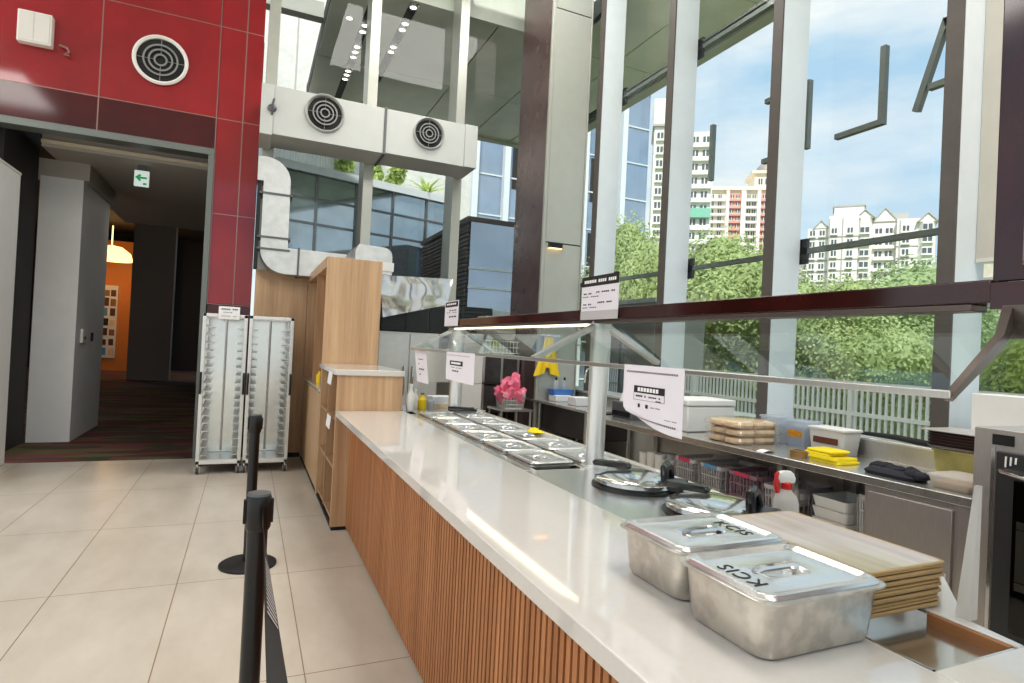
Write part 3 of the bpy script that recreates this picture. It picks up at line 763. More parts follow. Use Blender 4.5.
MB().loft([[(1.205, .685, 1.440), (1.205, .70, 1.440), (1.215, .70, 1.462), (1.215, .685, 1.462)], [(1.385, .695, 1.548), (1.385, .71, 1.548), (1.382, .712, 1.575), (1.382, .695, 1.575)], [(1.52, .745, 1.60), (1.52, .76, 1.60), (1.51, .765, 1.645), (1.51, .745, 1.645)]]).build('end_bracket', M['bronze'], sg)
MB().box(1.50, 1.53, .1, .76, 1.572, 1.645).build('end_plate', M['bronze'], sg)
MB().box(1.53, 1.60, .1, .80, 1.64, 1.70).build('end_rail', M['mahog'], sg)

rp = thing('red_wall_cabinet', 'dark red framed cabinet hanging at the upper right edge', 'cabinet', (1.7, .4, 1.705))
MB().box(1.56, 2.1, -.6, .813, 1.705, 3.6).build('body', M['mahog'], rp, bevel=.003)
MB().box(1.552, 1.56, -.6, .745, 1.745, 3.6).build('door', M['redpanel'], rp)
MB().box(1.549, 1.56, .742, .75, 1.742, 3.6).box(1.549, 1.56, -.6, .75, 1.738, 1.745).build('trim', M['seam'], rp)

# papers hanging from the guard
def notice(name, label, x, y0, y1, z0, z1, header, rows, curl=.0, stripes=False, foot=0, boxed=None, xin=0.):
    """paper in a plane facing the customers; u runs from far (y1) to near (y0)"""
    t = thing(name, label, 'notice', (x, (y0 + y1) / 2, z0))
    def S(u, v):
        k = curl * max(0, v - .62) ** 2 * max(0, 1.0 - u) ** 2 * 2.6
        return (x + xin * v + k * .35, y1 + (y0 - y1) * u - k * .5, z1 + (z0 - z1) * v + k * .55)
    MB().sheet(S, 6, 10, (.0008, 0, 0)).build('sheet', M['paper'], t)
    def Q(m, u0, u1, v0, v1, off=.0012):
        n = max(1, int((u1 - u0) * 6)); g = MB()
        p = [S(u0 + (u1 - u0) * i / n, vv) for vv in (v0, v1) for i in range(n + 1)]
        m.add([(a - off, b, c) for a, b, c in p], [(i, i + 1, n + 1 + i + 1, n + 1 + i) for i in range(n)])
    m = MB()
    for (u0, u1, v0, v1, s) in header: m.slot(s); Q(m, u0, u1, v0, v1, .0012 if s == 0 else .0018)
    for (u0, u1, v, h, n) in rows:
        m.slot(0); w_ = (u1 - u0) / n
        for i in range(n):
            if (i * 7 + n) % 5 == 4: continue
            Q(m, u0 + i * w_, u0 + i * w_ + w_ * .72, v, v + h)
    if stripes:
        for v in (.09, .86):
            for i in range(26): m.slot(0); Q(m, .06 + i * .033, .06 + i * .033 + .018, v, v + .03)
    m.build('print', [M['ink'], M['paperw'], M['basket']], t)
    return t
chars = lambda u0, u1, v, h, n: [(u0 + (u1 - u0) * i / n, u0 + (u1 - u0) * (i + .8) / n, v, v + h, 1) for i in range(n)]
notice('paper_notice', 'large curled white notice with checkered borders on the lower glass edge', 1.203, 1.43, 1.745, 1.25, 1.462,
       [(.2, .72, .32, .43, 0)] + chars(.27, .63, .345, .06, 7) + [(.2, .205, .43, .54, 0), (.715, .72, .43, .54, 0), (.2, .72, .538, .543, 0)],
       [(.24, .42, .465, .03, 6), (.46, .66, .47, .022, 6), (.58, .67, .52, .02, 3), (.28, .33, .6, .06, 1), (.41, .47, .6, .06, 1), (.5, .66, .63, .012, 8), (.7, .92, .78, .01, 9)], .22, True)
notice('paper_notice', 'small white notice with black title box on the far glass edge', 1.203, 3.25, 3.79, 1.27, 1.455,
       [(.15, .62, .3, .46, 0), (.2, .55, .345, .41, 1), (.03, .85, .1, .13, 2)], [(.17, .5, .62, .05, 4), (.2, .6, .52, .02, 8)], .02)
notice('paper_notice', 'white notice with wide black heading standing on the dark rail', 1.522, 2.28, 2.61, 1.656, 1.868,
       [(0, 1, 0, .23, 0)] + chars(.08, .42, .085, .07, 7) + chars(.47, .69, .085, .07, 4) + chars(.74, .94, .085, .07, 4) + [(0, 1, .8, 1., 2)],
       [(.07, .3, .38, .035, 5), (.42, .92, .36, .035, 10), (.05, .5, .46, .02, 8), (.07, .3, .63, .035, 5), (.42, .85, .6, .035, 9), (.05, .45, .71, .02, 8), (.55, .95, .93, .015, 9)], 0)
notice('paper_notice', 'narrow white notice with black heading at the far end of the rail', 1.522, 4.54, 4.9, 1.655, 1.862,
       [(.05, .95, .03, .24, 0)] + chars(.15, .85, .09, .07, 5), [(.15, .9, .36, .04, 4), (.15, .9, .6, .06, 4), (.15, .9, .45, .025, 5)], 0)
notice('paper_notice', 'white price sheet with handwriting hanging left of the far post', 1.24, 4.42, 4.76, 1.19, 1.44,
       [], [(.3, .7, .25, .03, 3), (.25, .5, .4, .03, 2), (.3, .75, .55, .05, 3), (.3, .6, .72, .04, 2)], 0, xin=.03)
bs = thing('backing_board', 'plain pale board hanging behind the far hanging notices', 'board', (1.38, 4.6, 1.19))
MB().box(1.40, 1.62, 5.0, 5.02, 1.17, 1.46).build('board', M['offwhite'], bs, bevel=.002)
MB().tube([(1.42, 5.01, 1.46), (1.58, 4.9, 1.64)], .004, 6).tube([(1.6, 5.01, 1.46), (1.6, 4.9, 1.64)], .004, 6).build('wire', M['steel'], bs)

# condiments at far counter end
random.seed(11)
def bottle(x, y, h, r, mt, cap, label, z=.9395):
    t = thing('condiment_bottle', label, 'bottle', (x, y, z), 0, 'condiments at the far counter end')
    MB().lathe([(r * .9, 0), (r, .01), (r, h * .6), (r * .45, h * .78), (r * .4, h * .9)], n=16).build('body', M[mt], t, world=False)
    MB().lathe([(r * .5, h * .9), (r * .5, h)], n=14).build('cap', M[cap], t, world=False)
bottle(1.25, 4.86, .22, .034, 'whitep', 'white', 'tall white bottle next to the oak shelf unit')
bottle(1.315, 4.97, .17, .03, 'whitep', 'white', 'white sauce bottle behind the farthest food wells')
bottle(1.375, 4.95, .14, .035, 'apron', 'tan', 'yellow sauce bottle among the far condiments')
bottle(1.46, 5.0, .11, .04, 'tub', 'whitep', 'squat clear jar beside the yellow sauce bottle')
bx = thing('tissue_box', 'small white box with orange base behind the far post', 'box', (1.56, 5.12, .9))
MB().box(1.48, 1.68, 5.05, 5.2, .9395, 1.04).build('body', M['paperw'], bx, bevel=.004)
MB().box(1.478, 1.682, 5.045, 5.205, .9395, .975).build('band', M['bun'], bx)
struct_c = thing('end_shelf', 'steel shelf carrying the condiments past the counter end', 'shelf', (1.5, 5.1, 0))
MB().box(1.19, 1.80, 4.9, 5.3, .905, .9385).build('top', M['steelx'], struct_c, bevel=.002)
for x in (1.22, 1.77): MB().tube([(x, 5.26, 0), (x, 5.26, .905)], .018, 10).build('leg', M['steel'], struct_c)
ld = thing('serving_ladle', 'black handled steel tongs laid on the far food well lid', 'tongs', (1.62, 4.6, .96))
MB().tube([(1.52, 4.68, .985), (1.72, 4.60, .985)], .012, 8).box(1.5, 1.73, 4.56, 4.62, .965, .983).build('handle', M['black'], ld, bevel=.004)
MB().tube([(1.72, 4.60, .985), (1.80, 4.55, .97)], .007, 8).build('tip', M['chrome'], ld)

# ------------------------------------------------------------------ kitchen bench along the window
wt_ = thing('prep_table', 'long steel prep table under the windows', 'prep table', (3.6, 3.3, 0))
fx = lambda y: 3.389 - (y - 1.873) * .0585
MB().prism([(fx(1.78), 1.78), (4.04, 1.78), (4.04, 5.25), (fx(5.25), 5.25)], 'z', .80, .85).build('top', M['steelx'], wt_, bevel=.004)
MB().prism([(fx(1.78) + .1, 1.78), (4.02, 1.78), (4.02, 5.25), (fx(5.25) + .1, 5.25)], 'z', .24, .27).build('undershelf', M['steel'], wt_)
MB().box(4.04, 4.06, 1.78, 5.25, .8, .97).build('backsplash', M['steel'], wt_)
for y in (1.79, 2.86, 2.96, 5.1):
    MB().box(fx(y) + .03, fx(y) + .07, y, y + .04, 0, .80).build('leg', M['steel'], wt_)
    MB().box(3.97, 4.01, y, y + .04, 0, .80).build('leg', M['steel'], wt_)
MB().prism([(fx(1.8) + .02, 1.8), (4.0, 1.8), (4.0, 2.38), (fx(2.38) + .02, 2.38)], 'z', .27, .795).build('cabinet', M['oven'], wt_)
bd = MB().prism([(fx(1.9), 1.905), (fx(1.9) + .02, 1.905), (fx(2.35) + .02, 2.35), (fx(2.35), 2.35)], 'z', .28, .765).build('cabinet_door', M['oven'], wt_, bevel=.003)
MB().box(4.0, 4.03, 2.6, 5.2, .2, .8).build('back_panel', M['steel'], wt_)

ww = MB().box(4.08, 4.42, -2, 8.0, 0, .955).build('wall_right', M['wallg']); struct(ww)
struct(MB().box(4.05, 4.44, -2, 8.0, .955, .985).build('trim_sill', M['alu'], bevel=.003))
tag(MB().tube([(4.12, 3.0, 1.005), (4.13, 2.7, 1.01), (4.11, 2.4, 1.0), (4.12, 2.1, 1.005)], [.012, .02, .02, .014], 10).build('black_roll', M['blackm']), 'black rolled cloth lying along the window sill', 'cloth')

# on the prep table
ZT = .8505
sb2 = thing('foam_box', 'white foam box behind the hanging checkered notice', 'box', (3.72, 4.25, ZT))
MB().box(3.46, 3.98, 4.05, 4.42, ZT, ZT + .22).build('body', M['styro'], sb2, bevel=.012)
MB().box(3.45, 3.99, 4.04, 4.43, ZT + .222, ZT + .28).build('lid', M['styro'], sb2, bevel=.012)
# bags of buns
for k in range(3):
    z = ZT + k * .062; nm = ['bottom', 'middle', 'top'][k]
    dx = [.0, .005, -.01][k]
    bag = MB().loft([at(rr(3.4 + dx, 3.80 + dx, 3.4, 3.74, .05), z), at(rr(3.375 + dx, 3.825 + dx, 3.375, 3.765, .05), z + .012), at(rr(3.37 + dx, 3.83 + dx, 3.37, 3.77, .05), z + .03), at(rr(3.38 + dx, 3.82 + dx, 3.38, 3.76, .05), z + .05), at(rr(3.43 + dx, 3.77 + dx, 3.43, 3.71, .05), z + .0605)]).build('bun_bag', M['film'])
    tag(bag, 'clear plastic bag of buns, %s of the three stacked' % nm, 'bun bag', 'bags of buns')
    first = None
    for i in range(2):
        for j in range(2):
            if first is None:
                m = MB(); m.loft([at(rr(-.1, .1, -.07, .07, .05), 0.002), at(rr(-.105, .105, -.078, .078, .06), .016), at(rr(-.1, .1, -.072, .072, .06), .038), at(rr(-.06, .06, -.04, .04, .035), .05)])
                o = first = tag(m.build('bun', M['bun'], world=False), 'soft pale brown bun inside the %s plastic bag' % nm, 'bun', 'buns in the %s bag' % nm)
            else: o = dup(first)
            o.location = (3.49 + dx + i * .215, 3.49 + j * .165, z + .004); o.rotation_euler = (0, 0, random.uniform(-.05, .05))
def tub(x0, x1, y0, y1, h, mt, lab, label, lid='whitep'):
    t = thing('storage_tub', label, 'tub', ((x0 + x1) / 2, (y0 + y1) / 2, ZT), 0, 'storage tubs by the window')
    P = lambda s, z: at(rr(x0 + s, x1 - s, y0 + s, y1 - s, .02), ZT + z)
    MB().loft([P(.02, 0), P(.018, .004), P(.004, h)], True, False).build('body', M[mt], t)
    MB().loft([P(.0, h - .002), P(-.004, h), P(-.004, h + .012), P(.004, h + .015)]).build('lid', M[mt if lid is None else lid], t)
    yc_ = (y0 + y1) / 2; w_ = (y1 - y0) * .33
    MB().box(x0 + .003, x0 + .008, yc_ - w_, yc_ + w_, ZT + h * .42, ZT + h * .68).build('label_strip', M[lab], t)
tub(3.78, 3.96, 3.39, 3.58, .20, 'tub', 'orange', 'clear tub with orange label nearest the bun bags', None)
tub(3.82, 4.00, 3.18, 3.37, .19, 'tub', 'orange', 'clear tub with orange label beside the white tub', None)
tub(3.82, 4.02, 2.86, 3.16, .17, 'white', 'brownlab', 'opaque white tub with brown label behind the yellow cloths')
rcp = MB().sheet(lambda a, b: (3.33 + .12 * b, 3.1 + .07 * a + .01 * b, ZT + .012 * sin(b * 3) + .001), 2, 5, (0, 0, .0008))
tag(rcp.build('receipt', M['paperw']), 'white paper slip on the prep table in front of the bun bags', 'paper')
tp = thing('tape_roll', 'roll of brown packing tape beside the yellow cloths', 'tape', (3.47, 2.93, ZT))
MB().lathe([(.038, 0), (.055, 0), (.055, .048), (.038, .048), (.038, 0)], n=26, cap0=False, cap1=False).build('tape', M['tape'], tp, world=False)
MB().lathe([(.035, 0), (.038, 0), (.038, .048), (.035, .048), (.035, 0)], n=26, cap0=False, cap1=False).build('core', M['tan'], tp, world=False)
def folded(name, label, x0, x1, y0, y1, z, h, mt, seed, layers=3):
    random.seed(seed); m = MB()
    for l in range(layers):
        zz = z + l * h / layers; j = lambda: random.uniform(-.012, .012)
        P = rr(x0 + j(), x1 + j(), y0 + j(), y1 + j(), .025, 6); hh = h / layers
        m.loft([[(a, b, zz + .001) for a, b in P], [(a * 1 + .002, b, zz + hh * .5 + .004 * sin(a * 40 + b * 30)) for a, b in P], [(a * .94 + (x0 + x1) / 2 * .06, b * .94 + (y0 + y1) / 2 * .06, zz + hh * .97 + .004 * sin(a * 50 + seed)) for a, b in P]])
    return tag(m.build(name, M[mt], angle=60), label, 'cloth')
folded('folded_cloth', 'folded yellow cloth lying flat on the prep table', 3.47, 3.68, 2.64, 2.88, ZT, .04, 'yellow', 2, 2)
folded('folded_cloth', 'smaller yellow cloth lying on top of the other yellow cloth', 3.49, 3.66, 2.70, 2.90, ZT + .042, .035, 'yellow', 5, 2)
random.seed(4); m = MB()
m.loft([at(rr(3.45, 3.62, 2.16, 2.45, .04, 6), ZT), at(rr(3.445, 3.625, 2.15, 2.46, .04, 6), ZT + .02), at(rr(3.47, 3.61, 2.18, 2.44, .04, 6), ZT + .04)])
for i in range(7): m.blob((3.54 + random.uniform(-.06, .06), 2.14 + i * .05, ZT + .035), .05, .045, .022 + random.uniform(0, .012), 10, 6, .15)
tag(m.build('dark_cloth', M['navy'], angle=60), 'crumpled dark navy cloth on the prep table beside the lunch tub', 'cloth')
lt = thing('lunch_tub', 'low clear plastic tub with brown food beside the oven', 'tub', (3.58, 1.98, ZT))
P = lambda s, z: at(rr(3.46 + s, 3.72 - s, 1.86 + s, 2.09 - s, .03), ZT + z)
MB().loft([P(.018, 0), P(.015, .004), P(.003, .06)], True, False).build('body', M['milk'], lt)
MB().loft([P(0, .06), P(-.003, .063), P(-.003, .072), P(.006, .075)]).build('lid', M['milk'], lt)
MB().loft([P(.025, .004), P(.022, .02), P(.02, .035)]).build('food', M['bun'], lt)
yb = thing('yellow_bin', 'yellowish plastic bin under the stack of dark trays', 'bin', (3.9, 2.1, ZT))
P = lambda s, z: at(rr(3.78 + s, 4.03 - s, 2.0 + s, 2.26 - s, .03), ZT + z)
MB().loft([P(.02, 0), P(.016, .005), P(.002, .16)], True, False).build('body', M['yelbin'], yb)
MB().loft([P(-.004, .16), P(-.006, .165), P(-.006, .175), P(.002, .178)]).build('rim', M['yelbin'], yb)
dt0 = None
for i in range(6):
    if dt0 is None:
        m = MB(); Q = lambda s, z: at(rr(-.15 + s, .15 - s, -.2 + s, .2 - s, .03), z)
        m.loft([Q(.014, 0), Q(.002, .014), Q(0, .0165), Q(.006, .0165), Q(.018, .006)], True, True)
        o = dt0 = tag(m.build('dark_tray', M['darktray'], world=False), 'dark brown tray in the stack on the yellow bin', 'tray', 'dark trays on the yellow bin')
    else: o = dup(dt0)
    o.location = (3.9, 2.08, ZT + .179 + i * .0168)
tag(MB().box(3.74, 4.06, 1.86, 2.3, ZT + .2805, ZT + .288).build('flat_tray', M['milk'], bevel=.003), 'clear flat sheet on top of the dark tray stack', 'sheet')
# dark machine behind the notice
dmx = thing('label_printer', 'dark machine with pale paper hood behind the guard post', 'machine', (3.6, 5.0, ZT))
MB().box(3.45, 3.75, 4.85, 5.2, ZT, ZT + .16).build('body', M['gray'], dmx, bevel=.01)
MB().prism([(3.5, ZT + .16), (3.72, ZT + .16), (3.70, ZT + .26), (3.56, ZT + .29)], 'y', 4.9, 5.15).build('hood', M['whitep'], dmx, bevel=.006)
MB().box(3.44, 3.45, 4.88, 5.17, ZT + .02, ZT + .07).build('front_grille', M['black'], dmx)
tag(MB().box(3.85, 4.0, 4.75, 5.05, ZT, ZT + .42).build('dark_cabinet', M['dkgrey'], bevel=.006), 'tall dark box standing behind the pale hooded machine', 'box')

# under the prep table
def basket(x0, x1, y0, y1, h, mt, label, z=.2705, tagm=None, group='baskets under the prep table'):
    t = thing('plastic_basket', label, 'basket', ((x0 + x1) / 2, (y0 + y1) / 2, z), 0, group)
    m = MB(); s = .02
    P = lambda q, zz: at(rr(x0 + q, x1 - q, y0 + q, y1 - q, .02, 3), z + zz)
    m.loft([P(.02, 0), P(.02, .012)]); m.loft([P(.004, h - .03), P(0, h), P(.006, h), P(.01, h - .03)], False, False)
    n = 9
    for i in range(n + 1):
        a = i / n
        for (xa, ya, xb, yb) in ((x0, y0 + (y1 - y0) * a, 0, 0), (x1, y0 + (y1 - y0) * a, 0, 0), (x0 + (x1 - x0) * a, y0, 0, 0), (x0 + (x1 - x0) * a, y1, 0, 0)):
            cx, cy = (x0 + x1) / 2, (y0 + y1) / 2; k = .02 * 2 / (x1 - x0)
            m.tube([(xa + (cx - xa) * k, ya + (cy - ya) * k, z + .01), (xa + (cx - xa) * .02, ya + (cy - ya) * .02, z + h - .02)], .0045, 5)
    for j in (1, 2, 3):
        f_ = j / 4; m.loft([P(.02 * (1 - f_), h * f_), P(.02 * (1 - f_), h * f_ + .008), P(.02 * (1 - f_) + .004, h * f_ + .008), P(.02 * (1 - f_) + .004, h * f_)], False, False)
    m.build('weave', M[mt], t)
    if tagm: MB().box(x0 - .006, x0 + .004, (y0 + y1) / 2 - .07, (y0 + y1) / 2 + .07, z + h - .028, z + h + .004).build('grip', M[tagm], t, bevel=.003)
    return t
basket(3.42, 3.86, 3.90, 4.15, .37, 'basket', 'grey basket with pink grip at the far end of the undershelf', tagm='pinkd')
basket(3.43, 3.87, 3.60, 3.85, .37, 'basket', 'grey basket with blue grip between two other baskets', tagm='bluel')
basket(3.45, 3.89, 3.26, 3.56, .37, 'basketm', 'mauve basket with pink grip under the bun bags', tagm='pinkd')
basket(3.46, 3.90, 2.98, 3.22, .34, 'basket', 'pale basket filled with white foam balls next to the table leg')
for i in range(5):
    o = MB().blob((0, 0, .05), .055, .055, .05, 12, 8).build('foam_ball', M['whitep'], world=False)
    o.location = (3.54 + .12 * (i % 2) + .02 * (i // 4), 3.10, .56)
    if i < 4: o.location = (3.54 + .12 * (i % 2), 3.04 + .105 * (i // 2), .47)
    tag(o, 'white round container in the pale basket next to the table leg', 'container', 'round white containers in a basket')
random.seed(9)
cp0 = None
for i in range(4):
    for j in range(3):
        if cp0 is None:
            o = cp0 = tag(MB().lathe([(.035, 0), (.036, .01), (.048, .3), (.05, .31)], n=16).build('cup_stack', M['whitep'], world=False), 'white stack of paper cups at the far end under the table', 'cups', 'white cup stacks')
        else: o = dup(cp0)
        o.location = (3.40 + j * .11, 4.20 + i * .115, .2705); o.scale = (1, 1, random.uniform(.9, 1.15))
bk = basket(3.55, 3.95, 2.40, 2.55, .42, 'whitep', 'tall white basket next to the steel cabinet under the table')
cr0 = None
for i in range(5):
    if cr0 is None:
        m = MB(); Q = lambda s, z: at(rr(-.17 + s, .17 - s, -.13 + s, .13 - s, .02), z)
        m.loft([Q(.012, 0), Q(0, .06), Q(0, .07), Q(.008, .07), Q(.02, .01)])
        o = cr0 = tag(m.build('white_crate', M['whitep'], world=False), 'flat white crate in the stack beside the tall white basket', 'crate', 'white crate stack')
    else: o = dup(cr0)
    o.location = (3.66, 2.70, .2705 + i * .0705)
for k, (yy, lab) in enumerate(((2.985, 'grey rimmed tray leaning beside the table leg'), (2.93, 'second leaning tray nearer the white crates'))):
    if k == 1: continue
    m = MB().loft([at(rr(-.2, .2, -.008, .008, .006), 0), at(rr(-.2, .2, -.008, .008, .006), .34)])
    o = m.build('leaning_tray', M['gray'], world=False); o.location = (3.7, 2.855, .272); o.rotation_euler = (R(4), 0, 0); tag(o, lab, 'tray')

# sink bench farther along
sk = thing('sink_bench', 'steel sink bench by the column at the kitchen far end', 'sink', (3.7, 6.4, 0))
MB().box(3.40, 4.04, 5.62, 6.86, .82, .85).build('top', M['steelx'], sk, bevel=.004)
MB().box(3.46, 4.0, 5.66, 6.8, .5, .82).build('basin', M['dkgrey'], sk)
MB().box(3.4, 4.04, 6.86, 7.9, .82, .85).build('side_top', M['steelx'], sk)
for x, y in ((3.43, 5.66), (3.43, 6.8), (4.0, 5.66), (4.0, 6.8), (3.43, 7.85)): MB().tube([(x, y, 0), (x, y, .82)], .02, 10).build('leg', M['steel'], sk)
MB().box(3.45, 4.0, 5.65, 6.8, .2, .22).build('undershelf', M['steel'], sk)
MB().tube([(3.93, 6.35, .85), (3.93, 6.35, 1.2), (3.92, 6.33, 1.28), (3.86, 6.3, 1.3), (3.78, 6.27, 1.28), (3.75, 6.26, 1.2), (3.75, 6.26, 1.12)], .013, 10).build('faucet', M['chrome'], sk)
for k, (x, y, lab) in enumerate(((3.55, 6.6, 'white paper stack at the far side of the sink bench'), (3.55, 6.1, 'white towel stack nearer the sink faucet'))):
    tag(MB().box(x, x + .22, y, y + .2, .8505, .93 + .02 * k).build('paper_stack', M['paperw'], bevel=.006), lab, 'paper stack')
bb = thing('blue_bin', 'blue plastic bin on the sink bench under the yellow gloves', 'bin', (3.66, 6.86, .85))
P = lambda s, z: at(rr(3.54 + s, 3.84 - s, 6.65 + s, 6.84 - s, .02), .8505 + z)
o_ = MB().loft([P(.02, 0), P(.018, .01), P(.0, .15), P(.004, .15)], True, True).build('body', M['blue'], bb)
for k, x in enumerate((3.62, 3.74)):
    t = thing('soap_bottle', ['white soap bottle standing left in the blue bin', 'dark capped soap bottle standing right in the blue bin'][k], 'bottle', (x, 6.745, 1.001))
    MB().lathe([(.03, 0), (.032, .01), (.03, .09), (.012, .115)], n=16).build('body', M['milk' if k == 0 else 'tub'], t, world=False)
    MB().lathe([(.014, .115), (.014, .15)], n=12).build('pump', M['black'], t, world=False)
# yellow gloves on hooks on the column
gl = thing('yellow_apron', 'yellow rubber apron hanging from hooks on the grey column', 'apron', (3.58, 6.86, 1.2))
def ap(a, b):
    wv = .055 + .115 * b + .02 * b * b
    return (3.54 + (a - .5) * 2 * wv + .01 * sin(b * 5), 6.865 - .02 * abs(sin(a * 9)) - .015 * b, 1.66 - .46 * b + .10 * b * abs(a - .5) * -1 + (.07 if .42 < a < .58 and b > .9 else 0))
MB().sheet(ap, 18, 14, (0, -.003, 0)).build('sheet', M['apron'], gl, angle=60)
MB().box(3.44, 3.72, 6.885, 6.898, 1.67, 1.69).build('hook_rail', M['white'], gl)
for x in (3.47, 3.555, 3.69): MB().lathe([(.014, 0), (.014, .02), (.008, .03)], (x, 6.885, 1.68), 12, 'y').build('hook', M['white'], gl)
MB().tube([(3.6, 6.87, 1.68), (3.66, 6.87, 1.58), (3.70, 6.87, 1.52), (3.66, 6.865, 1.48)], .006, 6).build('strap', M['basket'], gl)

# back of the kitchen
struct(MB().box(1.2, 4.42, 7.95, 8.0, 0, 1.60).build('wall_kitchen', M['wallg']))
tag(MB().box(2.95, 3.4, 7.6, 7.94, 1.6005, 1.92).build('grey_unit', M['wallg'], bevel=.006), 'plain grey block above the back shelf rack', 'box')
su = thing('shelf_rack', 'dark steel shelf rack against the kitchen back wall', 'shelf rack', (3.15, 7.6, 0))
for x in (2.86, 3.12, 3.36):
    for y in (7.4, 7.88): MB().box(x, x + .03, y, y + .03, 0, 1.42).build('upright', M['steel'], su)
for z in (.2, .62, 1.0, 1.39): MB().box(2.86, 3.39, 7.4, 7.91, z, z + .025).build('shelf', M['dkgrey'], su)
MB().box(2.87, 3.38, 7.9, 7.92, .1, 1.4).build('back', M['dkgrey'], su)
for x0, x1 in ((2.892, 3.118), (3.152, 3.358)):
    for z0, z1 in ((.66, .98), (1.03, 1.385)): MB().box(x0, x1, 7.405, 7.415, z0, z1).build('door', M['smoke'], su)
wr = thing('wire_rack', 'white wire dish rack holding a basket above the dark shelves', 'wire rack', (3.15, 7.6, 1.416))
m = MB()
for i in range(10): m.tube([(2.9 + i * .05, 7.42, 1.42), (2.9 + i * .05, 7.42, 1.58), (2.9 + i * .05, 7.86, 1.6)], .005, 5)
for z in (1.425, 1.5, 1.58): m.tube([(2.88, 7.42, z), (3.38, 7.42, z)], .006, 5)
m.build('wires', M['white'], wr)
basket(3.05, 3.34, 7.45, 7.8, .12, 'whitep', 'small white basket on the wire dish rack', 1.605, None, 'kitchen baskets')
wc = thing('white_cabinet', 'white cabinet beside the shelf rack in the kitchen back', 'cabinet', (2.62, 7.55, 0))
MB().box(2.42, 2.84, 7.35, 7.94, 0, 1.66).build('body', M['white'], wc, bevel=.006)
MB().box(2.43, 2.83, 7.335, 7.35, .1, 1.0).box(2.43, 2.83, 7.335, 7.35, 1.01, 1.65).build('door', M['whitep'], wc, bevel=.004)
fr = thing('steel_fridge', 'tall steel refrigerator under the wavy hood', 'refrigerator', (1.62, 6.8, 0))
MB().box(1.3, 2.0, 6.62, 7.3, .1, 1.62).build('body', M['steel'], fr, bevel=.006)
MB().box(1.31, 1.64, 6.6, 6.62, .15, 1.6).build('door', M['steel'], fr, bevel=.004)
MB().box(1.66, 1.99, 6.6, 6.62, .15, 1.6).build('door', M['steel'], fr, bevel=.004)
for x in (1.6, 1.7): MB().tube([(x, 6.58, .9), (x, 6.56, .93), (x, 6.56, 1.2), (x, 6.58, 1.23)], .01, 8).build('handle', M['chrome'], fr)
MB().box(1.33, 1.97, 6.66, 7.26, 0, .1).build('plinth', M['black'], fr)
ov = thing('upper_cabinet', 'dark glass fronted cabinet below the hood edge', 'cabinet', (1.95, 7.6, 1.66))
MB().box(1.45, 2.36, 7.3, 7.94, 1.64, 1.98).build('body', M['dkgrey'], ov, bevel=.004)
for x in (1.47, 1.77, 2.07): MB().box(x, x + .27, 7.285, 7.3, 1.66, 1.96).build('glass_door', M['black'], ov)
# trolley with pink bag in basket
tr_ = thing('kitchen_trolley', 'steel trolley carrying the basket with a pink bag', 'trolley', (3.0, 6.75, 0))
for x in (2.80, 3.18):
    for y in (6.55, 6.95): MB().tube([(x, y, 0), (x, y, .76)], .014, 8).build('leg', M['steel'], tr_)
MB().box(2.78, 3.20, 6.53, 6.97, .735, .755).build('top', M['steel'], tr_); MB().box(2.78, 3.20, 6.53, 6.97, .3, .32).build('shelf', M['steel'], tr_)
basket(2.85, 3.13, 6.6, 6.9, .2, 'whitep', 'white basket lined with a pink bag on the trolley', .7555, None, 'kitchen baskets')
random.seed(5); m = MB()
prof = [(.155, .86), (.18, .90), (.185, .96), (.165, .985), (.13, .97), (.10, .99), (.12, 1.05), (.11, 1.10), (.05, 1.13), (.01, 1.12)]
loops = []
for i, (r_, z_) in enumerate(prof):
    L_ = []
    for j in range(36):
        a = 2 * pi * j / 36; q_ = r_ * (1 + .09 * sin(5 * a + i) + .07 * sin(11 * a + i * 2.1) + .04 * random.uniform(-1, 1))
        L_.append((2.99 + q_ * cos(a), 6.75 + q_ * sin(a), z_ + .03 * sin(3 * a + 1) + .02 * sin(7 * a + i) + .03 * cos(a) * (i > 5)))
    loops.append(L_)
m.loft(loops, False, True)
tag(m.build('pink_bag', M['pink'], angle=25), 'crumpled pink plastic bag overflowing the white basket', 'bag')

# ------------------------------------------------------------------ oven at right
on = thing('combi_oven', 'large steel oven with dark glass door at the right edge', 'oven', (3.6, 1.2, 0))
OX = 3.30
MB().box(OX, 4.0, .3, 1.77, .06, 1.225).build('body', M['oven'], on, bevel=.004)
MB().box(OX - .03, OX, .3, 1.66, .1, 1.125).build('door_frame', M['ovend'], on, bevel=.006)
dr = MB().box(OX - .036, OX - .03, .3, 1.58, .3, 1.0).build('door_glass', M['ovenglass'], on)
MB().tube([(OX - .03, 1.64, 1.035), (OX - .06, 1.62, 1.033), (OX - .08, 1.5, 1.02), (OX - .085, 1.1, 1.0), (OX - .085, .4, 1.0)], .009, 10).build('door_handle', M['chrome'], on)
for z in (.50, .78): MB().box(OX - .035, OX - .0305, .3, 1.565, z, z + .035).build('rack_bar', M['alu'], on)
MB().box(OX - .0345, OX - .0302, .3, 1.565, .54, .775).build('inner_pane', M['wallg'], on)
MB().box(OX - .008, OX + .01, 1.675, 1.69, .06, 1.14).build('edge_strip', M['chrome'], on)
MB().box(OX - .004, OX + .01, 1.60, 1.69, 1.15, 1.20).build('badge', M['blackm'], on)
for i in range(3): MB().tube([(OX - .035, 1.615 - i * .02, 1.105), (OX - .038, 1.615 - i * .02, 1.055 + .01 * i)], .004, 6).build('hook', M['white'], on)
MB().box(OX + .05, 3.9, .4, 1.7, 0, .06).build('foot', M['black'], on)
ot = thing('oven_top_tray', 'white plastic bin with grey window on top of the oven', 'bin', (3.65, 1.3, 1.225))
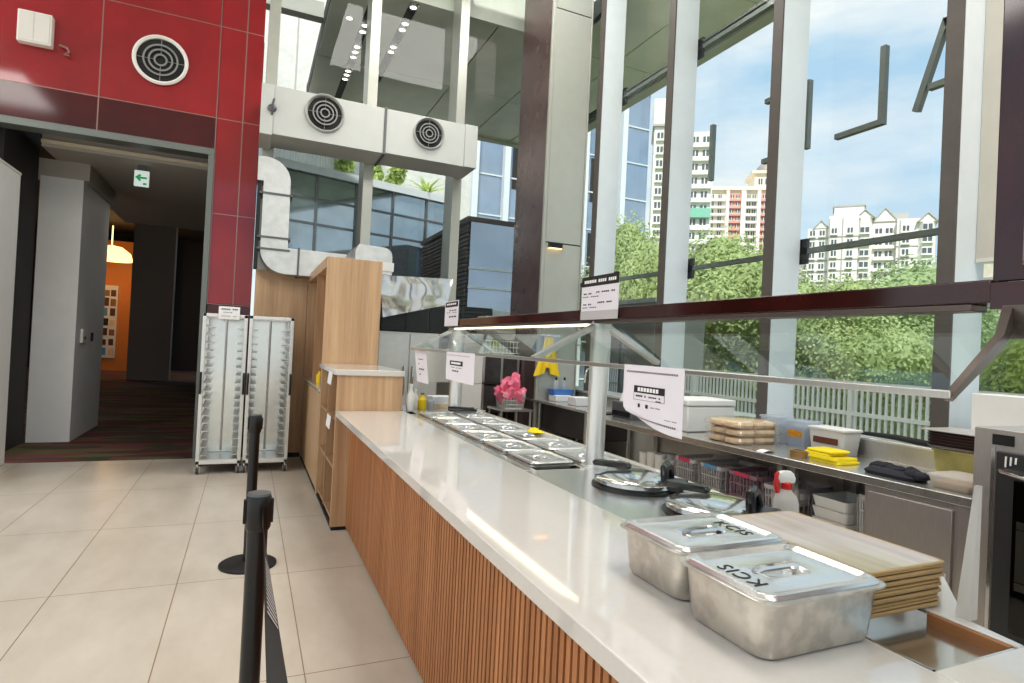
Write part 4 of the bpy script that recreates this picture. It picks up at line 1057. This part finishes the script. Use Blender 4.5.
P = lambda s, z: at(rr(3.45 + s, 3.95 - s, .5 + s, 1.5 - s, .03), 1.2255 + z)
MB().loft([P(.02, 0), P(.01, .01), P(.0, .035), P(.008, .035), P(.02, .012)]).build('tray', M['whitep'], ot)
ob = thing('white_carton', 'white carton with grey patch behind the oven on the sill', 'carton', (4.15, 1.75, .99))
MB().box(4.06, 4.3, 1.2, 2.2, .9855, 1.36).build('body', M['white'], ob, bevel=.004)
MB().box(4.056, 4.06, 1.5, 1.75, 1.2, 1.33).build('patch', M['wallg'], ob)
gp = thing('guard_upright', 'slim clear plastic upright at the back edge of the counter', 'upright', (1.53, .81, .94))
MB().loft([[(1.50, .80, .94), (1.53, .80, .94), (1.53, .83, .94), (1.50, .83, .94)], [(1.518, .80, 1.24), (1.53, .80, 1.24), (1.53, .81, 1.24), (1.518, .81, 1.24)]]).build('post', M['milk'], gp)

# ------------------------------------------------------------------ window walls
XI, XO = 4.08, 4.40
YS = [6.726, 5.262, 3.795, 2.345, .90]
W1 = bpy.data.objects.new('window_1', None); COL.objects.link(W1); struct(W1)
for y in YS:
    mm = MB(); mm.slot(0).box(XI + .012, XO, y, y + .1, .985, 7.0); mm.slot(1).box(XI - .004, XI + .012, y - .002, y + .102, .985, 7.0)
    mm.build('mullion', [M['mullion'], M['mulldark']], W1)
MB().box(XO, XO + .012, -1.5, 7.9, .985, 7.0).build('glass', M['glass'], W1)
for z in (2.45, 4.9):
    MB().box(XO + .012, XO + .06, -1.5, 7.9, z, z + .045).build('transom', M['frame'], W1)
    if z > 4: MB().box(XO + .012, XO + .05, -1.5, 7.9, z + .07, z + .095).build('transom', M['gray'], W1)
    for y in YS: MB().box(XO + .012, XO + .04, y - .065, y + .02, z - .09, z + .13).build('bracket', M['black'], W1)
W2 = bpy.data.objects.new('window_2', None); COL.objects.link(W2); struct(W2)
for x in (.04, 1.275, 2.505, 3.735):
    mm = MB(); mm.slot(0).box(x, x + .128, 8.0, 8.38, 0, 7); mm.build('mullion', [M['clad']], W2, bevel=.003)
MB().box(.0, 4.41, 8.38, 8.392, 0, 7).build('glass', M['glass'], W2)

cm = MB()
cm.slot(0).box(3.41, 3.44, 6.93, 7.85, 0, 7)
cm.slot(1).box(3.405, 3.445, 6.895, 6.94, 0, 7).box(3.45, 3.97, 6.9, 6.93, 0, 2.885).box(3.45, 3.97, 6.9, 6.93, 2.9, 5.94).box(3.45, 3.97, 6.9, 6.93, 5.955, 7).box(3.975, 3.995, 6.895, 6.94, 0, 7)
cm.slot(2).box(3.43, 3.98, 6.92, 7.85, 0, 7)
struct(cm.build('column', [M['mauve'], M['clad'], M['blackm']], bevel=.002))
el = thing('wall_light', 'small black wall light on the grey column', 'wall light', (3.58, 6.88, 2.79))
MB().box(3.485, 3.675, 6.85, 6.899, 2.82, 2.885).build('case', M['black'], el, bevel=.003)
MB().box(3.49, 3.67, 6.852, 6.897, 2.812, 2.82).build('lens', M['warmg'], el)
bl = thing('roller_blind', 'beige roller blind lowered beside the red cabinet', 'blind', (4.3, 1.62, 2.2))
MB().box(4.30, 4.306, .98, 2.34, 2.22, 6.9).build('fabric', M['fascia'], bl); MB().box(4.295, 4.312, .98, 2.34, 2.2, 2.225).build('bottom_bar', M['offwhite'], bl)

struct(MB().box(-.02, 4.42, 8.395, 8.45, 6.38, 7.3).build('trim_header', M['soffit']))
# metal letters on the outside of the glass (read from the street side)
def letter(name, label, polys):
    m = MB()
    for p in polys: m.prism(p, 'x', 4.47, 4.52)
    o = m.build(name, M['frame']); tag(o, label, 'sign letter', 'sign letters on the window'); return o
def bar(y0, z0, y1, z1, w=.022):
    a, b = Vector((y0, z0)), Vector((y1, z1)); n = Vector((-(b - a).y, (b - a).x)).normalized() * w
    return [tuple(a + n), tuple(b + n), tuple(b - n), tuple(a - n)]
letter('sign_letter', 'grey metal letter A outside the window, partly behind the mullion', [bar(2.887, 3.417, 2.69, 4.03), bar(2.69, 4.03, 2.49, 3.417), bar(2.80, 3.565, 2.58, 3.565)])
letter('sign_letter', 'grey metal letter L seen mirrored outside the window', [[(3.133, 3.405), (3.557, 3.405), (3.557, 3.449), (3.177, 3.449), (3.177, 4.032), (3.133, 4.032)]])
letter('sign_letter', 'grey metal upright bar letter right of the mullion next to the mirrored L', [bar(3.853, 3.414, 3.853, 4.033)])
letter('sign_letter', 'grey metal letter mostly hidden behind a mullion with two arm tips showing', [bar(4.15, 3.405, 4.15, 4.03), bar(4.15, 4.01, 4.34, 4.01), bar(4.15, 3.427, 4.35, 3.427)])
letter('sign_letter', 'grey metal upright bar letter in front of the pale apartment towers', [bar(5.066, 3.414, 5.066, 4.022)])

# ------------------------------------------------------------------ canopy outside
cn = thing('entrance_canopy', 'dark metal panelled canopy outside above the windows', 'canopy', (4, 9, 6.4))
ZC = 6.4
pm = MB()
def panels(x0, x1, y0, y1, px, py):
    x = x0
    while x < x1 - .05:
        y = y0; xe = min(x + px, x1)
        while y < y1 - .05:
            ye = min(y + py, y1); pm.box(x + .012, xe - .012, y + .012, ye - .012, ZC, ZC + .03); y = ye
        x = xe
panels(.84, 1.36, 8.45, 13.1, 3, 2.4); panels(1.47, 1.90, 8.45, 13.1, 3, 2.4); panels(2.02, 4.5, 8.45, 13.1, 1.24, 2.4); panels(4.5, 6.4, -1, 13.1, .95, 2.4)
pm.build('soffit_panels', M['soffit'], cn)
MB().box(.84, 6.4, 8.42, 13.1, ZC + .03, ZC + .3).box(4.45, 6.4, -1, 8.42, ZC + .03, ZC + .3).build('deck', M['blackm'], cn)
MB().box(6.4, 6.62, -1, 13.15, ZC - .07, ZC + .5).box(.84, 6.4, 13.1, 13.25, ZC - .05, ZC + .4).build('fascia', M['fascia'], cn)
MB().box(6.3, 6.4, -1, 13.1, ZC - .03, ZC + .0).build('drip_strip', M['ovend'], cn)
dl0 = None
for (x, y) in [(1.16, 9.36)] + [(1.415, v) for v in (9.46, 9.67, 10.21, 10.41, 10.61, 11.2, 11.38, 11.58)] + [(1.96, v) for v in (8.6, 9.1, 9.3, 9.91, 10.1)]:
    if dl0 is None:
        dl0 = thing('downlight', 'round lit downlight in the dark canopy slot outside', 'downlight', (x, y, ZC - .012), 0, 'canopy downlights')
        MB().lathe([(.062, .0), (.066, .012), (.05, .012), (.048, .0)], n=18, cap0=False, cap1=False).build('rim', M['white'], dl0, world=False)
        MB().lathe([(.048, .004), (.048, .01)], n=18).build('lens', M['lampg'], dl0, world=False)
    else: dup(dl0, (x, y, ZC - .012))
bmx = thing('canopy_beam', 'pale steel beam crossing the bright opening beside the red wall', 'beam', (.3, 10, 6.6))
MB().box(-3, .84, 9.95, 10.15, 6.6, 6.85).build('beam', M['fascia'], bmx)

# ------------------------------------------------------------------ outside
struct(MB().box(-40, 160, 8.4, 160, -.6, -.5).box(4.44, 160, -60, 8.4, -.6, -.5).build('ground_outside', M['soil']))
struct(MB().box(4.44, 6.6, -4, 20, -.5, -.02).box(-.2, 4.44, 8.4, 20, -.5, -.02).build('terrace_outside', M['concrete']))
fe = thing('white_fence', 'white picket fence outside the windows', 'fence', (6.0, 4, 0))
for i in range(9):
    y = -.6 + i * 1.25; MB().box(5.97, 6.03, y, y + .05, 0, 1.32).build('post', M['white'], fe)
m = MB()
for i in range(150): y = -.6 + i * .067; m.box(5.99, 6.01, y, y + .022, .72, 1.3)
m.build('pickets', M['white'], fe)
for z in (.70, .95, 1.28): MB().box(5.975, 6.025, -.6, 9.5, z, z + .04).build('rail', M['white'], fe)
MB().box(5.95, 6.05, -.6, 9.5, 0, .68).build('kerb', M['concrete'], fe)
gu = thing('utility_shed', 'low grey shed with slanted pipe outside beyond the column', 'shed', (7.4, 10, 0))
MB().box(7.0, 8.2, 9.22, 10.7, 0, 2.5).build('body', M['wallg'], gu, bevel=.01)
MB().box(6.95, 8.25, 9.17, 10.75, 2.5, 2.58).build('roof', M['concrete'], gu)
MB().tube([(5.2, 7.62, 1.78), (5.2, 6.72, 1.40)], .03, 10).build('pipe', M['chrome'], gu)
MB().box(5.17, 5.23, 7.6, 7.66, 0, 1.8).build('pipe_post', M['gray'], gu)

wf = thing('white_facade', 'bright white wall high up beside the red wall edge', 'facade', (0, 13.6, 5.5))
MB().box(-4, 1.3, 13.5, 13.7, 5.5, 14).build('wall', M['bldw'], wf)
for x in (-.9, .05, .62): MB().box(x, x + .03, 13.49, 13.5, 5.5, 14).build('seam', M['fascia'], wf)
# left low glass building with planted roof
gb = thing('glass_annex', 'low dark glass building with plants along its roof', 'building', (2.5, 15, 0))
A = Vector((.3, 13.91, 0)); B = Vector((4.75, 15.11, 0)); d = (B - A).normalized(); n = Vector((d.y, -d.x, 0)); L = (B - A).length
def strip(mb, u0, u1, z0, z1, w0, w1):
    q = []
    for z in (z0, z1):
        for (u, w_) in ((u0, w0), (u1, w0), (u1, w1), (u0, w1)): p = A + d * u + n * w_; q.append((p.x, p.y, z))
    mb.loft([q[:4], q[4:]])
m = MB(); strip(m, 0, L, -.5, 5.18, -.6, 0); m.build('glazing', M['mirrord'], gb)
m = MB(); strip(m, 0, L + .1, 5.18, 5.36, -.6, .1); m.build('parapet', M['finw'], gb)
m = MB(); strip(m, .4, L + 1.5, 5.0, 7.2, -2.6, -1.4); m.build('roof_wall', M['bldw'], gb)
for i in range(0, 6):
    m = MB(); strip(m, i * .95, i * .95 + .05, -.5, 5.18, -.01, .04); m.build('mullion', M['gray'], gb)
for z in (4.62, 4.05, 3.0, 2.1):
    m = MB(); strip(m, 0, L, z, z + .05, -.01, .03); m.build('transom', M['gray'], gb)
ls = thing('louvre_screen', 'white slatted screen on the roof beside the red wall edge', 'screen', (.2, 14, 6.0))
m = MB()
for i in range(26): strip(m, .02 + i * .06, .02 + i * .06 + .03, 5.4, 6.1, -.4, -.35)
m.build('slats', M['white'], ls)
m = MB(); strip(m, 0, 1.6, 6.06, 6.1, -.42, -.33); strip(m, 0, 1.6, 5.36, 5.4, -.42, -.33); m.build('rails', M['white'], ls)

def leafs(mb, c, r, n, size, seed, flat=1.):
    random.seed(seed)
    for _ in range(n):
        v = Vector((random.gauss(0, 1), random.gauss(0, 1), random.gauss(0, 1))).normalized()
        p = Vector(c) + Vector((v.x * r[0], v.y * r[1], v.z * r[2])) * random.uniform(.72, 1.12)
        a = (v + Vector((random.uniform(-1, 1), random.uniform(-1, 1), random.uniform(-.3, 1))) * .8).normalized()
        t1 = a.orthogonal().normalized(); t1 = (Matrix.Rotation(random.uniform(0, 6.28), 3, a) @ t1); t2 = a.cross(t1)
        s = size * random.uniform(.6, 1.3)
        mb.add([p - t1 * s * .5, p + t2 * s * .32 + a * s * .08, p + t1 * s * .6, p - t2 * s * .32 + a * s * .08], [(0, 1, 2, 3)])
def tree(name, label, loc, H, Rr, mt, seed, group, crown_lo=.25, leaf=.16, n=6500, cat='tree', share=None):
    t = thing(name, label, cat, loc, 0, group)
    if share:
        s0, H0, R0 = share
        for k in kids(s0):
            c_ = k.copy(); COL.objects.link(c_); c_.parent = t; c_.scale = (Rr / R0, Rr / R0, H / H0)
            c_.rotation_euler = (0, 0, seed * 1.3)
        return t
    random.seed(seed); m = MB(); blobs = []
    h0 = H * crown_lo; ik = .35 if cat == 'plant' else .74
    for i in range(11):
        a = random.uniform(0, 6.28); q = random.uniform(.0, .62); z = h0 + (H - h0) * random.uniform(.2, .85)
        k = 1 - abs((z - h0) / (H - h0) - .45) * .9
        blobs.append(((Rr * q * cos(a) * k, Rr * q * sin(a) * k, z), Rr * random.uniform(.38, .55)))
    blobs.append(((0, 0, h0 + (H - h0) * .5), Rr * .66))
    for (c_, r) in blobs: m.blob(c_, r * ik, r * ik, r * ik * .92, 12, 8, .1)
    tot = sum(r * r for _, r in blobs)
    for i, (c_, r) in enumerate(blobs): leafs(m, c_, (r, r, r * .9), int(n * r * r / tot), leaf, seed * 50 + i)
    m.build('crown', M[mt], t, world=False, smooth=False)
    tr2 = MB().tube([(0, 0, -.1), (.05, 0, H * .3), (0, .05, H * .6)], [Rr * .07, Rr * .055, Rr * .03], 10)
    for a in (0.4, 2.5, 4.4): tr2.tube([(0, 0, H * .35), (Rr * .4 * cos(a), Rr * .4 * sin(a), H * .65)], [Rr * .04, Rr * .015], 7)
    tr2.build('trunk', M['bark'], t, world=False)
    return t
G = 'trees beyond the window fence'
ta = tree('leafy_tree', 'broad bright green tree behind the fence in the middle window', (10.6, 11.3, -.5), 4.75, 2.3, 'leafa', 3, G, leaf=.1, n=20000)
tb = tree('leafy_tree', 'darker green tree behind the fence in the right window', (13.6, 8.6, -.5), 4.0, 2.5, 'leafb', 8, G, leaf=.1, n=20000)
tree('leafy_tree', 'green tree beside the glass tower edge', (9.6, 13.9, -.5), 5.4, 1.7, 'leafa', 5, G, share=(ta, 4.75, 2.3))
tree('leafy_tree', 'tree behind the right end of the fence near the roller blind', (15.0, 5.9, -.5), 3.3, 2.6, 'leafb', 2, G, share=(tb, 4.0, 2.5))
tree('leafy_tree', 'pale tree between the middle and the right window', (11.0, 8.3, -.5), 3.5, 1.7, 'leafa', 7, G, share=(ta, 4.75, 2.3))
tree('leafy_tree', 'tall distant tree left behind the middle window tree', (14.5, 16.9, -.5), 5.0, 2.3, 'leafb', 6, G, share=(tb, 4.0, 2.5))
tree('leafy_tree', 'rounded tree below the pink apartment block', (15.6, 13.0, -.5), 4.2, 2.4, 'leafa', 1, G, share=(ta, 4.75, 2.3))
tree('leafy_tree', 'tree at the foot of the white apartment complex', (18.2, 10.4, -.5), 4.0, 2.5, 'leafb', 4, G, share=(tb, 4.0, 2.5))
hb = tree('garden_bush', 'low bush right behind the fence in the middle window', (7.9, 6.6, -.5), 2.0, 1.0, 'leafb', 12, 'bushes behind the fence', .05, .07, 7000, 'bush')
bl_ = ['low bush behind the fence left of the middle window', 'low bush behind the fence under the mirrored letter L', 'low bush behind the fence beside the white storage tub', 'low bush behind the fence over the navy cloth', 'low bush behind the fence at the right end']
for i, (x, y) in enumerate(((7.8, 8.3), (8.0, 5.2), (7.9, 4.0), (8.1, 2.9), (8.0, 1.7))):
    tree('garden_bush', bl_[i], (x, y, -.5), 1.95 + .1 * (i % 3), 1.0, 'leafb', i + 2, 'bushes behind the fence', cat='bush', share=(hb, 2.0, 1.0))
hg = tree('bright_hedge', 'bright green hedge seen beyond the lower right glass corner', (8.3, 3.6, -.5), 2.4, 1.5, 'leafc', 21, None, .02, .055, 15000, 'hedge')
for i, (u, s, lab) in enumerate(((1.75, .5, 'bushy roof plant nearest the middle mullion'), (2.5, .36, 'small roof plant between the two bushy ones'), (3.1, .48, 'bushy roof plant left of the palm'))):
    p = A + d * u + n * -.3
    tree('roof_plant', lab, (p.x, p.y, 5.34), 1.0 * s + .3, s * .7, 'leafc', 30 + i, 'plants on the glass building roof', .05, .1, 700, 'plant')
pp_ = A + d * 4.0 + n * -.3
pt_ = thing('roof_palm', 'spiky yellow green palm at the roof corner', 'plant', (pp_.x, pp_.y, 5.34), 0, 'plants on the glass building roof')
m = MB(); random.seed(2)
for i in range(34):
    a = random.uniform(0, 6.28); el_ = random.uniform(.2, 1.3); Lf = random.uniform(.5, .85)
    pts = [Vector((cos(a) * Lf * t * cos(el_), sin(a) * Lf * t * cos(el_), .1 + Lf * t * sin(el_) - .35 * t * t * Lf)) for t in (0, .35, .7, 1)]
    s_ = Vector((-sin(a), cos(a), 0))
    for j in range(3):
        w0_, w1_ = .05 * (1 - j / 3.2), .05 * (1 - (j + 1) / 3.2)
        m.add([pts[j] - s_ * w0_, pts[j] + s_ * w0_, pts[j + 1] + s_ * w1_, pts[j + 1] - s_ * w1_], [(0, 1, 2, 3)])
m.build('fronds', M['leafc'], pt_, world=False, smooth=False)
MB().lathe([(.12, 0), (.1, .15)], n=12).build('stem', M['bark'], pt_, world=False)

# mirrored box with louvres
lvb = thing('louvred_kiosk', 'mirrored glass kiosk with bronze louvred side', 'kiosk', (4.6, 12.5, 0))
MB().box(3.86, 6.0, 11.0, 14.5, -.5, 3.93).build('body', M['mirror'], lvb)
m = MB()
for i in range(44): z = .2 + i * .084; m.box(3.80, 3.86, 11.05, 14.4, z, z + .05)
m.build('louvres', M['louv'], lvb)
MB().box(3.78, 6.05, 10.97, 14.5, 3.93, 4.02).build('cornice', M['louv'], lvb)
for z in (2.62, 3.0): MB().box(3.84, 6.02, 10.97, 11.0, z, z + .04).build('band', M['finw'], lvb)
lw = thing('vent_block', 'low dark louvred vent beside a pale block outside the back window', 'vent', (3.4, 10.2, 0))
MB().box(3.95, 4.7, 9.9, 10.6, -.4, 2.15).build('block', M['concrete'], lw, bevel=.01)
MB().box(3.35, 3.95, 9.88, 10.6, -.4, 2.18).build('frame', M['black'], lw)
m = MB()
for i in range(6): m.box(3.36, 3.94, 9.84, 9.88, 1.72 + i * .07, 1.72 + i * .07 + .03)
m.build('louvres', M['ovend'], lw)

# tall glass tower
tg = thing('glass_tower', 'tall blue grey glass tower with white vertical fins', 'tower', (10.5, 23, 0))
MB().box(6.9, 14.45, 20.0, 26, -.5, 26).build('glazing', M['mirror'], tg)
for x in (6.9, 8.1, 9.0, 10.0, 11.35, 12.2, 13.05): MB().box(x, x + .22, 19.75, 20.0, -.5, 26).build('fin', M['finw'], tg)
for i in range(17): MB().box(6.9, 14.45, 19.96, 20.0, .4 + i * 1.45, .45 + i * 1.45).build('band', M['finw'], tg)
m = MB()
for x in (8.5, 11.8):
    for i in range(7): m.box(x, x + .4, 19.98, 20.0, 1.5 + i * 2.9, 3.2 + i * 2.9)
m.build('dark_panes', M['dkgrey'], tg)

# distant apartment blocks: local frame u right, w toward the viewer
def block(t, x0, x1, y0, y1, z0, z1, wall, name='wing'): return MB().box(x0, x1, y0, y1, z0, z1).build(name, M[wall], t, world=False)
def far(name, label, loc, rz, group='distant apartment blocks'): return thing(name, label, 'building', loc, rz, group)
win_cache = {}
def windows(t, xs_, zs_, y, w_, h, nm='window'):
    for x in xs_:
        for z in zs_:
            k = (w_, h)
            if k not in win_cache:
                mb = MB().slot(0).box(-w_ / 2, w_ / 2, -.06, .06, 0, h).slot(1).box(-w_ / 2 - .12, w_ / 2 + .12, -.3, .05, -.22, 0)
                mb.box(-.05, .05, -.1, 0, 0, h)
                win_cache[k] = mb.build(nm, [M['bldwin'], M['bldw']], t, world=False); o = win_cache[k]
            else:
                o = win_cache[k].copy(); COL.objects.link(o); o.parent = t
            o.location = (x, y, z)
def place(px, py, D):
    rx = (px - 512) / 596.386; ry = (341.5 - py) / 596.386
    return Vector((0, 0, 1.5)) + (rt * rx + up * ry + F) * D
# white complex
Pc = place(866, 300, 80); t = far('apartment_complex', 'white apartment complex with bay windows and small gables', (Pc.x, Pc.y, 0), R(-52))
block(t, -7.4, -4.6, 1.2, 6, -2, 20.4, 'bldw'); block(t, -4.8, -1.2, 0, 6, -2, 21.8, 'bldw'); block(t, -1.3, 3.4, 1.5, 6, -2, 21.0, 'bldw'); block(t, 3.2, 5.8, .3, 6, -2, 21.0, 'bldw'); block(t, 5.6, 7.4, .2, 6, -2, 20.4, 'bldw')
block(t, -4.2, -.6, 1, 5, 21.8, 23.2, 'bldw', 'roof_house'); block(t, 1.8, 4.6, 2.5, 5, 21, 22.3, 'bldg', 'roof_house'); block(t, -4.4, -.4, .9, 5.2, 23.2, 23.4, 'bldg', 'roof_edge')
def gable(x0, x1, y, z0, z1):
    g = MB().prism([(x0, z0), (x1, z0), ((x0 + x1) / 2, z1)], 'y', y, y + 3).build('gable', M['bldw'], t, world=False)
    xm = (x0 + x1) / 2
    for xa in (x0, x1): MB().prism([(xa, z0), (xm, z1), (xm, z1 + .16), (xa + (.2 if xa > xm else -.2), z0)], 'y', y - .15, y + 3).build('verge', M['bldg'], g, world=False)
gable(-6.6, -4.9, 1.1, 20.4, 21.4); gable(-1.5, .5, .2, 21.4, 22.4); gable(.5, 3.3, 1.3, 21.0, 22.7); gable(5.5, 7.5, -.3, 20.4, 21.5)
def bay(x0, x1, y, z1):
    xm = .35; P_ = [(x0, y), (x0 + xm, y - .6), (x1 - xm, y - .6), (x1, y)]
    bb_ = MB().prism(P_, 'z', -1, z1).build('bay', M['bldw'], t, world=False)
    return bb_
bay(-1.35, .4, .75, 21.4); bay(5.6, 7.4, .25, 20.4)
block(t, -1.35, .4, .7, 2, -2, 21.4, 'bldw')
fl = [8.4 + 1.56 * i for i in range(8)]
windows(t, (-6.8, -5.6), fl, 1.18, .62, .75); windows(t, (-4.1, -2.2), fl, -.02, .62, .75); windows(t, (-.48,), fl, .13, 1.0, .75); windows(t, (1.2, 2.4), fl, 1.48, .8, .75); windows(t, (4.2,), fl, .28, .7, .75); windows(t, (6.5,), fl, -.37, 1.0, .75)
for z in fl:
    MB().box(-4.85, -1.2, -.08, 0, z - .45, z - .33).build('string_course', M['bldg'], t, world=False)
    MB().box(3.2, 5.8, .22, .3, z - .45, z - .33).build('string_course', M['bldg'], t, world=False)
    MB().box(-7.45, -4.8, 1.12, 1.2, z - .45, z - .33).build('string_course', M['bldg'], t, world=False)
    MB().box(.6, 3.2, 1.0, 1.5, z - .5, z - .1).build('balcony', M['bldw'], t, world=False)
for x in (-3.15, 3.5, -4.75): MB().box(x, x + .12, -.12 if x < 0 else .18, .3, -1, 21.4 if x < 0 else 20.8).build('drain_pipe', M['bldg'], t, world=False)
# side buildings of that complex
Pl = place(808, 300, 95); t = far('apartment_block', 'small pale block at the left behind the white complex', (Pl.x, Pl.y, -1), R(-50))
block(t, -3.5, 3, 0, 6, -2, 21, 'bldg', 'walls'); win_cache.clear(); windows(t, (-2.2, -.4, 1.5), [7 + 1.7 * i for i in range(8)], -.02, .9, .9)
Pr = place(934, 300, 80); t = far('apartment_block', 'low grey block right of the white complex', (Pr.x, Pr.y, -1), R(-58))
block(t, -2.6, 5, 0, 6, -2, 15.5, 'bldg', 'walls'); win_cache.clear(); windows(t, (-1.6, .4, 2.0), [6 + 1.9 * i for i in range(5)], -.02, .6, .9)
block(t, -2.8, 5.2, -.3, 6, 15.5, 15.9, 'bldg', 'roof_edge')
# pink block
Pp = place(738, 300, 110); t = far('apartment_block', 'pink and cream apartment block topped by a small dome', (Pp.x, Pp.y, 0), R(-34)); win_cache.clear()
block(t, -6.3, 5.6, 0, 10, -2, 32.6, 'bldc', 'walls'); block(t, -6.6, 5.9, -.6, 10, 32.6, 33.2, 'bldc', 'roof_edge')
fl = [31.0 - 1.36 * i for i in range(10)]
for x0, x1 in ((-2.4, -.4), (3.1, 5.3)): block(t, x0, x1, -.35, 0, -2, 32.0, 'bldp', 'pink_bay')
for x0, x1 in ((-3.0, -2.45), (-.35, .45), (2.45, 3.05)): block(t, x0, x1, -.9, 0, -2, 32.4, 'bldw', 'pier')
windows(t, (-5.4, -4.0, 1.1, 2.0), fl, -.02, .6, .8); windows(t, (-1.9, -.9, 3.7, 4.7), fl, -.38, .55, .72)
for z in fl:
    for x0, x1, c_ in ((-6.0, -3.05, 'bldw'), (-2.4, -.4, 'bldp'), (.5, 2.4, 'bldw'), (3.1, 5.3, 'bldp')): MB().box(x0, x1, -.75, -.3 if c_ == 'bldp' else 0, z - .5, z - .06).build('balcony', M[c_], t, world=False)
block(t, 2.2, 7.4, 1, 7, 33.2, 36.0, 'bldc', 'roof_house'); block(t, 1.6, 8.0, .5, 7.5, 36.0, 36.5, 'bldc', 'roof_edge')
windows(t, (3.2, 4.4, 5.6), [33.9], .98, .7, 1.2)
MB().lathe([(1.7, 36.5), (1.7, 37.0), (1.55, 37.8), (1.0, 38.5), (.25, 38.9), (.06, 39.8)], (4.6, 3.8, 0), 24).build('dome', M['dome'], t, world=False)
# white tower
Pw = place(672, 300, 70); t = far('apartment_block', 'white apartment tower close behind the glass tower', (Pw.x, Pw.y, -1), R(-35)); win_cache.clear()
block(t, -2.9, 1.0, 0, 6, -2, 29.5, 'bldw', 'walls'); block(t, -.8, 4.1, 1.6, 7, -2, 29.4, 'bldw', 'walls'); block(t, -3, .5, 1.5, 5, 29, 33.5, 'bldw', 'roof_house'); block(t, -3.1, 1.2, -.3, 6, 29.5, 29.8, 'bldg', 'roof_edge')
fl = [28.0 - 1.65 * i for i in range(11)]
windows(t, (-2.2, -1.2, -.2), fl, -.02, .7, .8); windows(t, (2.0, 3.2), fl, 1.58, .7, .8)
for z in fl: MB().box(1.5, 4.0, 1.15, 1.6, z - .55, z - .12).build('balcony', M['bldw'], t, world=False)
MB().box(1.5, 4.0, 1.0, 1.6, 19.0, 20.1).build('green_balcony', M['teal'], t, world=False)
# cream lower block before the pink one
Py = place(715, 300, 90); t = far('apartment_block', 'cream lower block in front of the pink one', (Py.x, Py.y, -1), R(-34)); win_cache.clear()
block(t, -5.5, 1.2, 0, 8, -2, 17.5, 'bldc', 'walls'); block(t, 1.2, 2.8, .5, 8, -2, 16, 'bldw', 'walls')
windows(t, (-4.4, -2.9, -1.2, .3), [16.2 - 1.5 * i for i in range(6)], -.02, .8, .85)

ph = thing('pale_house', 'pale striped house just under the roller blind', 'building', (22, 10, -.5))
MB().box(20, 25, 8.4, 11.4, -.5, 6.4).build('walls', M['bldc'], ph)
for z in (4.2, 4.8, 5.4, 6.0): MB().box(19.95, 20, 8.4, 11.4, z, z + .08).build('band', M['bldg'], ph)
